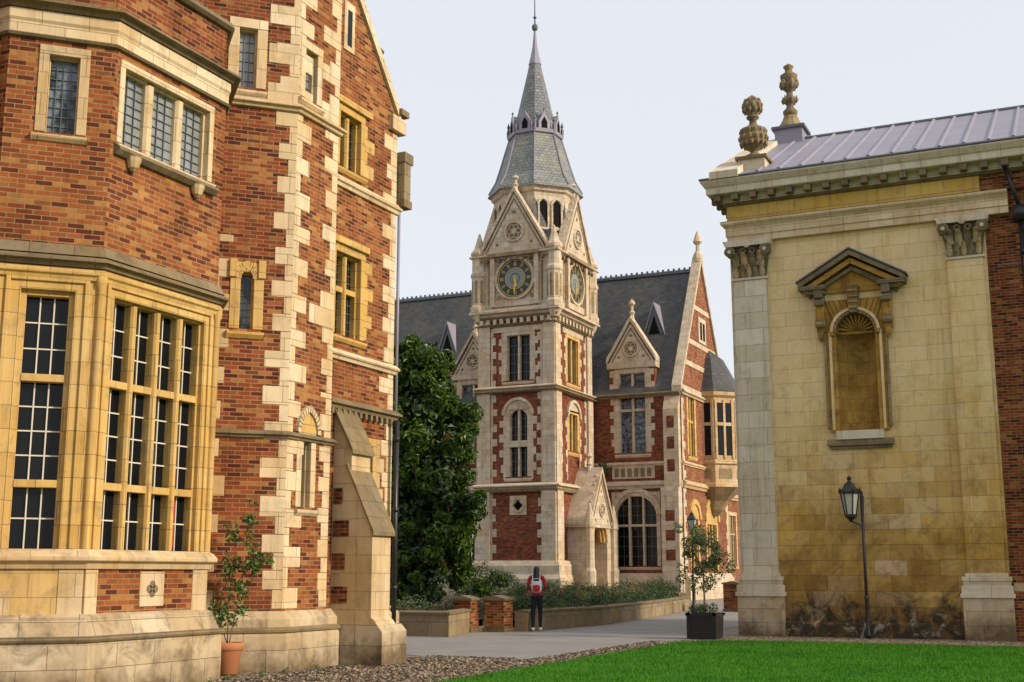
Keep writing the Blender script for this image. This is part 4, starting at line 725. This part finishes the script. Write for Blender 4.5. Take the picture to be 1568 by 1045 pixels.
def pier(name,x,y,s=.50,h=.88,mat='brick_orange'):
    wbox(name,'brickwork',mat,x-s/2,x+s/2,y-s/2,y+s/2,.08,h-.08); wbox(name,'plinth','stone_dark',x-s/2-.04,x+s/2+.04,y-s/2-.04,y+s/2+.04,0,.1)
    wbox(name,'cap','stone_dark',x-s/2-.05,x+s/2+.05,y-s/2-.05,y+s/2+.05,h-.08,h-.02); prism(name,'cap','stone_weathered',Fr(x-s/2,y-s/2-.0,1,0),[(0,h-.02),(s,h-.02),(s/2,h+.05)],-s,0)
pier('brick_pier',-15.1,29.55); pier('brick_pier.001',-14.4,30.05,.56); pier('brick_pier.002',-13.25,49.3,.7,1.15)
wbox('garden_steps','tread_1','stone_cream',-14.84,-14.69,29.75,30.3,0,.14); wbox('garden_steps','tread_2','stone_cream',-14.84,-14.69,30.0,30.5,.14,.28)
add('garden_bed','soil','soil',[(-45,28,.3),(-14.7,30.2,.3),(-14.1,35,.3),(-14.8,42,.3),(-16.3,51,.3),(-19.4,61,.3),(-26,62,.3),(-45,62,.3)],[tuple(range(8))])
add('garden_bed.001','soil','soil',[(-40,20.5,.3),(-22,27.3,.3),(-15.0,27.3,.3),(-15.5,29.2,.3),(-40,29,.3)],[tuple(range(5))])
# ------------------------------------------------------------ foliage
def leafcloud(obj,part,mat,P,N,size,asp=.45):
    n=len(P); P=np.asarray(P); N=N/np.linalg.norm(N,axis=1,keepdims=True)
    a=rng.normal(size=(n,3)); a-= (a*N).sum(1,keepdims=True)*N; a/=np.linalg.norm(a,axis=1,keepdims=True); b=np.cross(N,a)
    s=size*rng.uniform(.65,1.25,(n,1)); l=a*s; w=b*s*asp; k=N*s*.12
    V=np.stack([P-l*.5,P+w*.5+k,P+l*.5-k,P-w*.5+k],1).reshape(-1,3)
    add(obj,part,mat,[tuple(v) for v in V.tolist()],[(4*i,4*i+1,4*i+2,4*i+3) for i in range(n)])
def clumps(centres,rad,per,zsq=.8):
    P=[];N=[]
    for c,r in zip(centres,rad):
        d=rng.normal(size=(per,3)); d/=np.linalg.norm(d,axis=1,keepdims=True); q=d*(r*rng.uniform(.55,1.05,(per,1))); q[:,2]*=zsq
        P.append(np.array(c)+q); N.append(d+rng.normal(0,.45,(per,3))+np.array([0,0,.35]))
    return np.concatenate(P),np.concatenate(N)
def branches(obj,base,tips,r0,mat='bark'):
    b=Vector(base)
    for t in tips:
        t=Vector(t); mid=b.lerp(t,.5)+Vector((random.uniform(-.1,.1),random.uniform(-.1,.1),.05))*(t-b).length*.5
        tube(obj,'limbs',mat,b,mid,r0,r0*.65,6); tube(obj,'limbs',mat,mid,t,r0*.65,r0*.2,6)
mx,my=-22.5,40.35
cs=[];rs=[]
for i in range(180):
    z=.5+9.1*(i/179)**.9; prof=2.1*min(1,(10.6-z)/4.2)**.6*(.86+.14*math.sin(z*2.1)); t=random.uniform(0,6.283); q=prof*random.uniform(.5,1.1)
    cs.append((mx+q*math.cos(t),my+q*math.sin(t),z+random.uniform(-.1,.45))); rs.append(random.choice((.22,.3,.38,.5,.62)))
P,N=clumps(cs,rs,165); leafcloud('magnolia_tree','foliage','leaf_magnolia',P,N,.27,.42)
cs=[(mx+random.uniform(-1.0,1.0),my+random.uniform(-1.0,1.0),random.uniform(.6,8.4)) for _ in range(55)]
P,N=clumps(cs,[.7]*55,90); leafcloud('magnolia_tree','inner_foliage','leaf_shrub',P,N,.3,.6)
tube('magnolia_tree','trunk','bark',(mx,my,0),(mx,my,5),.22,.12); tube('magnolia_tree','trunk','bark',(mx,my,5),(mx+.2,my,9),.12,.04)
branches('magnolia_tree',(mx,my,2),[(mx+1.6*math.cos(t),my+1.6*math.sin(t),3.2+t*.6) for t in (0,1,2,3,4,5)],.09)
def shrubs(name,line,n,r,z,mat,size=.09,jit=.6,per=150):
    cs=[];rs=[]
    for i in range(n):
        t=i/(n-1)*(len(line)-1); k=min(int(t),len(line)-2); u=t-k; x=line[k][0]*(1-u)+line[k+1][0]*u+random.uniform(-jit,jit)*.8-.3; y=line[k][1]*(1-u)+line[k+1][1]*u+random.uniform(-jit,jit)
        rr=r*random.uniform(.6,1.3); cs.append((x,y,z+rr*.4+random.uniform(-.08,.12))); rs.append(rr)
    P,N=clumps(cs,rs,per); leafcloud(name,'foliage',mat,P,N,size,.5)
    for c in cs[::3]: tube(name,'stems','bark',(c[0],c[1],z-.1),(c[0]+.05,c[1],c[2]),.015,.006,5)
ln=[(-14.7,31),(-14.4,35),(-15.2,42),(-16.7,51),(-20.0,61),(-25,61.8)]
shrubs('shrub_border',ln,110,.38,.35,'leaf_shrub'); shrubs('heather_border',[(a-1.3,b+.3) for a,b in ln],80,.45,.4,'leaf_heather',.08); shrubs('evergreen_hedge',[(-31.5,61.2),(-27,61),(-22,63),(-21,66.8)],50,.55,.4,'leaf_shrub',.14)
shrubs('flowering_shrub',[(-15.2,31.5),(-15.4,36),(-17.3,46)],20,.25,.55,'leaf_rose',.07); shrubs('flowering_shrub.001',[(-14.9,31.5),(-15.2,38),(-17.0,50)],16,.12,.8,'flower_red',.05,.5,14); shrubs('shrub_border.001',[(-21,28.2),(-15.6,28.2)],30,.4,.35,'leaf_shrub',.1,.4)
shrubs('conifer_shrub',[(-27.5,54),(-25.5,55)],8,.7,1.0,'leaf_shrub',.14,.3,300); shrubs('wall_moss_plants',[(-21,27.05),(-15,27.05)],26,.2,.5,'leaf_heather',.06,.1,120)
shrubs('trailing_wall_plants',[(-13.5,31),(-13.3,35),(-14.1,42),(-15.6,51)],46,.16,.42,'leaf_heather',.06,.12,60)
cs=[(-26.1+random.uniform(-.2,.4),68.3,random.uniform(1,8)) for _ in range(14)]; P,N=clumps(cs,[.3]*14,90); leafcloud('wall_creeper','foliage','leaf_olive',P,N,.16); tube('wall_creeper','stem','bark',(-26.1,68.35,0),(-25.9,68.35,8),.05,.02)
Pt='planter_box'; wx,wy=-8.36,28.5
prism(Pt,'tub','black_iron',Fr(wx-.34,wy-.34,1,0),[(.03,.03),(.65,.03),(.68,.56),(0,.56)],-.68,0)
for e in (0,.62): wbox(Pt,'corner_posts','black_iron',wx-.36+e+.02,wx-.29+e+.02,wy-.37,wy-.3,0,.62)
wbox(Pt,'rim','black_iron',wx-.37,wx+.37,wy-.37,wy-.31,.54,.6); wbox(Pt,'rim','black_iron',wx-.37,wx+.37,wy+.31,wy+.37,.54,.6); wbox(Pt,'soil','soil',wx-.32,wx+.32,wy-.3,wy+.3,.45,.57)
Ps='potted_small_tree'
tube(Ps,'trunk','bark',(wx,wy,.5),(wx-.02,wy,1.7),.028,.02); branches(Ps,(wx-.02,wy,1.5),[(wx+.4*math.cos(t),wy+.4*math.sin(t),2.0+.12*t) for t in (0,1,2,3,4,5)],.014)
cs=[(wx+random.gauss(0,.25),wy+random.gauss(0,.25),1.85+random.uniform(-.7,.9)) for _ in range(42)]; P,N=clumps(cs,[random.uniform(.1,.2) for _ in cs],65,1); leafcloud(Ps,'foliage','leaf_olive',P,N,.08)
cs=[(wx+random.gauss(0,.2),wy+random.gauss(0,.15),.7) for _ in range(8)]; P,N=clumps(cs,[.12]*8,60,1); leafcloud(Ps,'underplanting','leaf_shrub',P,N,.06)
Tp='terracotta_pot'; tx,ty=-11.93,15.5
lathe(Tp,'pot','terracotta',tx,ty,[(.155,.02),(.165,.025),(.215,.36),(.225,.37),(.245,.38),(.25,.46),(.24,.48),(.205,.48),(.2,.42)],24,cap=True); lathe(Tp,'soil','soil',tx,ty,[(.0,.455),(.2,.45)],16,cap=False)
Rs='climbing_rose'
pts=[[(tx,ty,.45),(tx-.05,ty+.05,1.1),(tx+.02,ty+.08,1.8),(tx-.02,ty+.1,2.35)],[(tx+.03,ty,.45),(tx+.15,ty+.03,1.2),(tx+.28,ty+.1,1.9),(tx+.34,ty+.12,2.6)],[(tx,ty,.45),(tx-.18,ty+.02,.8),(tx-.28,ty+.0,1.15)],[(tx+.05,ty+.03,1.3),(tx+.4,ty+.1,1.7),(tx+.55,ty+.15,1.75)]]
cs=[]
for p in pts:
    for a_,b_ in zip(p,p[1:]):
        tube(Rs,'stems','bark',a_,b_,.009,.006,5)
        for k in range(8):
            t=random.random(); cs.append(tuple(a_[i]*(1-t)+b_[i]*t+random.gauss(0,.07) for i in range(3)))
cs=[c for c in cs if c[2]>.75]
P,N=clumps(cs,[.09]*len(cs),12,1); leafcloud(Rs,'foliage','leaf_rose',P,N,.08,.6)
cs=[(-11.25+random.uniform(-.1,.25),y,.04) for y in np.linspace(12,17.5,9)]; P,N=clumps(cs,[.06]*9,25,1); leafcloud('wall_foot_weeds','foliage','leaf_rose',P,N,.05)
# ------------------------------------------------------------ make objects
bevelparts={'stone_cream','stone_yellow','stone_bleached','stone_white','stone_plinth','stone_niche','stone_weathered'}
smoothparts={'urn','shaft','pot','angle_shafts','post','downpipe','drainpipe','niche','niche_shell'}
def newempty(n):
    e=bpy.data.objects.new(n,None); bpy.context.collection.objects.link(e); return e
for obj,parts in ST.items():
    single=len(parts)==1; par=None if single else newempty(obj)
    for (part,mat),(vs,fs) in parts.items():
        me=bpy.data.meshes.new(part); me.from_pydata(vs,[],fs); me.update()
        if mat.startswith(('brick','stone','slate','paving')):
            uvl=me.uv_layers.new(name='UVMap'); nl=len(me.loops)
            nrm=np.empty(len(me.polygons)*3); me.polygons.foreach_get('normal',nrm); nrm=nrm.reshape(-1,3)
            tot=np.empty(len(me.polygons),dtype=int); me.polygons.foreach_get('loop_total',tot); N=np.repeat(nrm,tot,axis=0)
            vi=np.empty(nl,dtype=int); me.loops.foreach_get('vertex_index',vi); co=np.array(vs)[vi]
            hl=np.hypot(N[:,0],N[:,1]); flat=hl<.3; h=np.where(flat,1,hl); tx_,ty_=-N[:,1]/h,N[:,0]/h
            sg=np.where((tx_+ty_*1.01)<0,-1,1); u=np.where(flat,co[:,0],(co[:,0]*tx_+co[:,1]*ty_)*sg); v=np.where(flat,co[:,1],co[:,2]/h)
            uvl.data.foreach_set('uv',np.stack([u,v],1).ravel())
        me.materials.append(M[mat]); ob=bpy.data.objects.new(obj if single else part,me); bpy.context.collection.objects.link(ob)
        if par: ob.parent=par
        if part in smoothparts: me.polygons.foreach_set('use_smooth',[True]*len(me.polygons))
        if mat in bevelparts and obj in (L,C) and len(fs)<6000 and part not in smoothparts:
            b=ob.modifiers.new('b','BEVEL'); b.width=.007; b.segments=1; b.limit_method='ANGLE'; b.angle_limit=math.radians(40)
# ------------------------------------------------------------ woman with backpack (back to camera)
W=newempty('woman')
def skinmesh(name,joints,edges,mats,matfn=None,sub=2):
    me=bpy.data.meshes.new(name); me.from_pydata([j[0] for j in joints],edges,[]); ob=bpy.data.objects.new(name,me); bpy.context.collection.objects.link(ob)
    mo=ob.modifiers.new('s','SKIN'); mo.use_smooth_shade=True
    for i,j in enumerate(joints):
        r=j[1]; me.skin_vertices[0].data[i].radius=r if isinstance(r,tuple) else (r,r)
    me.skin_vertices[0].data[0].use_root=True
    ss=ob.modifiers.new('u','SUBSURF'); ss.levels=sub; ss.render_levels=sub
    dg=bpy.context.evaluated_depsgraph_get(); dg.update(); m2=bpy.data.meshes.new_from_object(ob.evaluated_get(dg)); ob.modifiers.clear(); ob.data=m2
    m2.materials.clear()
    for m in mats: m2.materials.append(M[m])
    for p in m2.polygons:
        p.use_smooth=True; p.material_index=matfn(p.center) if matfn else 0
    ob.parent=W; return ob
J=[((0,0,.93),(.15,.115)),((0,0,1.10),(.125,.10)),((0,0,1.28),(.155,.11)),((0,-.01,1.40),(.11,.08)),((0,0,1.46),.05),((0,.01,1.53),.048)]
E=[(0,1),(1,2),(2,3),(3,4),(4,5)]
for sg in (-1,1):
    b=len(J); st=.05*sg
    J+= [((sg*.085,0,.84),(.09,.095)),((sg*.09,.03+st*.6,.50),.062),((sg*.09,-.02+st,.27),.056),((sg*.09,-.03+st,.09),.038)]
    E+= [(0,b),(b,b+1),(b+1,b+2),(b+2,b+3)]
    b=len(J)
    J+= [((sg*.17,-.01,1.385),.058),((sg*.235,-.03,1.13),.046),((sg*.17,.15,1.07),.034),((sg*.15,.20,1.08),.024),((sg*.135,.245,1.09),(.034,.016))]
    E+= [(3,b),(b,b+1),(b+1,b+2),(b+2,b+3),(b+3,b+4)]
    c=b+4
    for k,(dx,dz,l) in enumerate(((.024,-.008,.065),(.009,.0,.078),(-.007,.004,.073),(-.022,.004,.055))):
        q=len(J); J+= [((sg*(.135+dx),.275,1.09+dz),.0085),((sg*(.13+dx),.275+l*.5,1.088+dz),.008),((sg*(.122+dx),.275+l*.85,1.065+dz),.0065)]; E+=[(c,q),(q,q+1),(q+1,q+2)]
    q=len(J); J+= [((sg*.10,.235,1.10),.010),((sg*.085,.265,1.105),.008)]; E+=[(c,q),(q,q+1)]
def mf(c):
    if c.z<.92: return 1 if c.z>.1 else 2
    if c.y>.17 and 1.0<c.z<1.15: return 2
    if c.z>1.455: return 2
    return 0
skinmesh('body',J,E,['jacket','trousers','skin'],mf)
def ell(name,c,r,mat,n=20,fn=None):
    me=bpy.data.meshes.new(name); import bmesh
    bm=bmesh.new(); bmesh.ops.create_uvsphere(bm,u_segments=n,v_segments=n//2+2,radius=1)
    for v in bm.verts:
        if fn: v.co=Vector(fn(v.co))
        v.co=Vector((v.co.x*r[0]+c[0],v.co.y*r[1]+c[1],v.co.z*r[2]+c[2]))
    bm.to_mesh(me); bm.free(); me.materials.append(M[mat]); me.polygons.foreach_set('use_smooth',[True]*len(me.polygons))
    ob=bpy.data.objects.new(name,me); bpy.context.collection.objects.link(ob); ob.parent=W; return ob
def headf(v):
    x,y,z=v; k=1-.22*max(0,-z); x*=k
    if y>.5 and abs(x)<.22 and -.25<z<.15: y+=.18*(1-abs(x)/.22)
    return (x,y,z)
ell('head',(0,.02,1.60),(.072,.09,.108),'skin',28,headf)
for sg in (-1,1):
    ell('ear',(sg*.074,.01,1.595),(.01,.018,.03),'skin',10); ell('eye',(sg*.028,.098,1.605),(.012,.008,.008),'shoe',8); ell('pupil',(sg*.028,.104,1.605),(.006,.004,.006),'hair',8)
    st=.05*sg; ell('shoe',(sg*.092,.02+st,.045),(.045,.125,.045),'shoe',16,lambda v:(v[0]*(1-.15*v[1]),v[1],max(v[2],-.9)*(1 if v[1]<0 else 1-.35*v[1])))
ell('mouth',(0,.098,1.552),(.022,.008,.006),'curtain',10)
skinmesh('hair',[((0,.0,1.655),(.085,.085)),((0,-.035,1.60),(.092,.07)),((0,-.085,1.47),(.085,.045)),((0,-.115,1.34),(.09,.035)),((0,-.13,1.22),(.05,.02))],[(0,1),(1,2),(2,3),(3,4)],['hair'])
def rbag(v):
    f=lambda a,p=.5: math.copysign(abs(a)**p,a); return (f(v[0],.55),f(v[1],.7),f(v[2],.55))
ell('backpack',(0.02,-.20,1.17),(.135,.085,.185),'bag',24,rbag); ell('backpack_pocket',(0.02,-.285,1.10),(.10,.035,.09),'jacket',20,rbag); ell('backpack_top_panel',(0.02,-.235,1.31),(.09,.05,.035),'trousers',16,rbag)
for sg in (-1,1):
    skinmesh('backpack_strap',[((sg*.10,-.12,1.05),.014),((sg*.135,.11,1.2),.014),((sg*.12,.09,1.36),.014),((sg*.1,-.05,1.455),.014),((sg*.09,-.14,1.33),.014)],[(0,1),(1,2),(2,3),(3,4)],['bag'])
W.location=(-13.55,30.6,.01); W.rotation_euler=(0,0,math.radians(18))
# ------------------------------------------------------------ world, sun, camera
w=bpy.data.worlds.new('World'); scene.world=w; w.use_nodes=True; nt=w.node_tree; bg=nt.nodes['Background']
sky=nt.nodes.new('ShaderNodeTexSky'); sky.sky_type='NISHITA'; sky.sun_disc=False
az=(1,.0); el=math.radians(27); sky.sun_elevation=el; sky.sun_rotation=math.atan2(az[0],az[1]); sky.dust_density=2.5; sky.air_density=1.0; sky.ozone_density=1.5
mx_=nt.nodes.new('ShaderNodeMix'); mx_.data_type='RGBA'; mx_.inputs[0].default_value=.72; mx_.inputs[7].default_value=(7.5,7.55,7.8,1)
nt.links.new(sky.outputs[0],mx_.inputs[6]); nt.links.new(mx_.outputs[2],bg.inputs[0]); bg.inputs[1].default_value=.138
sd=bpy.data.lights.new('sun','SUN'); sd.energy=3.9; sd.angle=math.radians(4); sd.color=(1,.86,.66); so=bpy.data.objects.new('sun',sd); bpy.context.collection.objects.link(so)
dv=Vector((az[0],az[1],0)).normalized()*math.cos(el)+Vector((0,0,math.sin(el))); so.rotation_euler=dv.to_track_quat('Z','Y').to_euler(); so.location=(20,-10,40)
cd=bpy.data.cameras.new('camera'); cam=bpy.data.objects.new('camera',cd); bpy.context.collection.objects.link(cam); scene.camera=cam
cam.location=(0,0,1.5); cam.rotation_euler=(math.radians(90)+math.atan(355.5/1900),0,math.radians(25)); cd.sensor_width=36; cd.lens=1900/1568*36; cd.clip_end=3000
scene.view_settings.view_transform='Standard'; scene.view_settings.look='None'; scene.view_settings.exposure=0
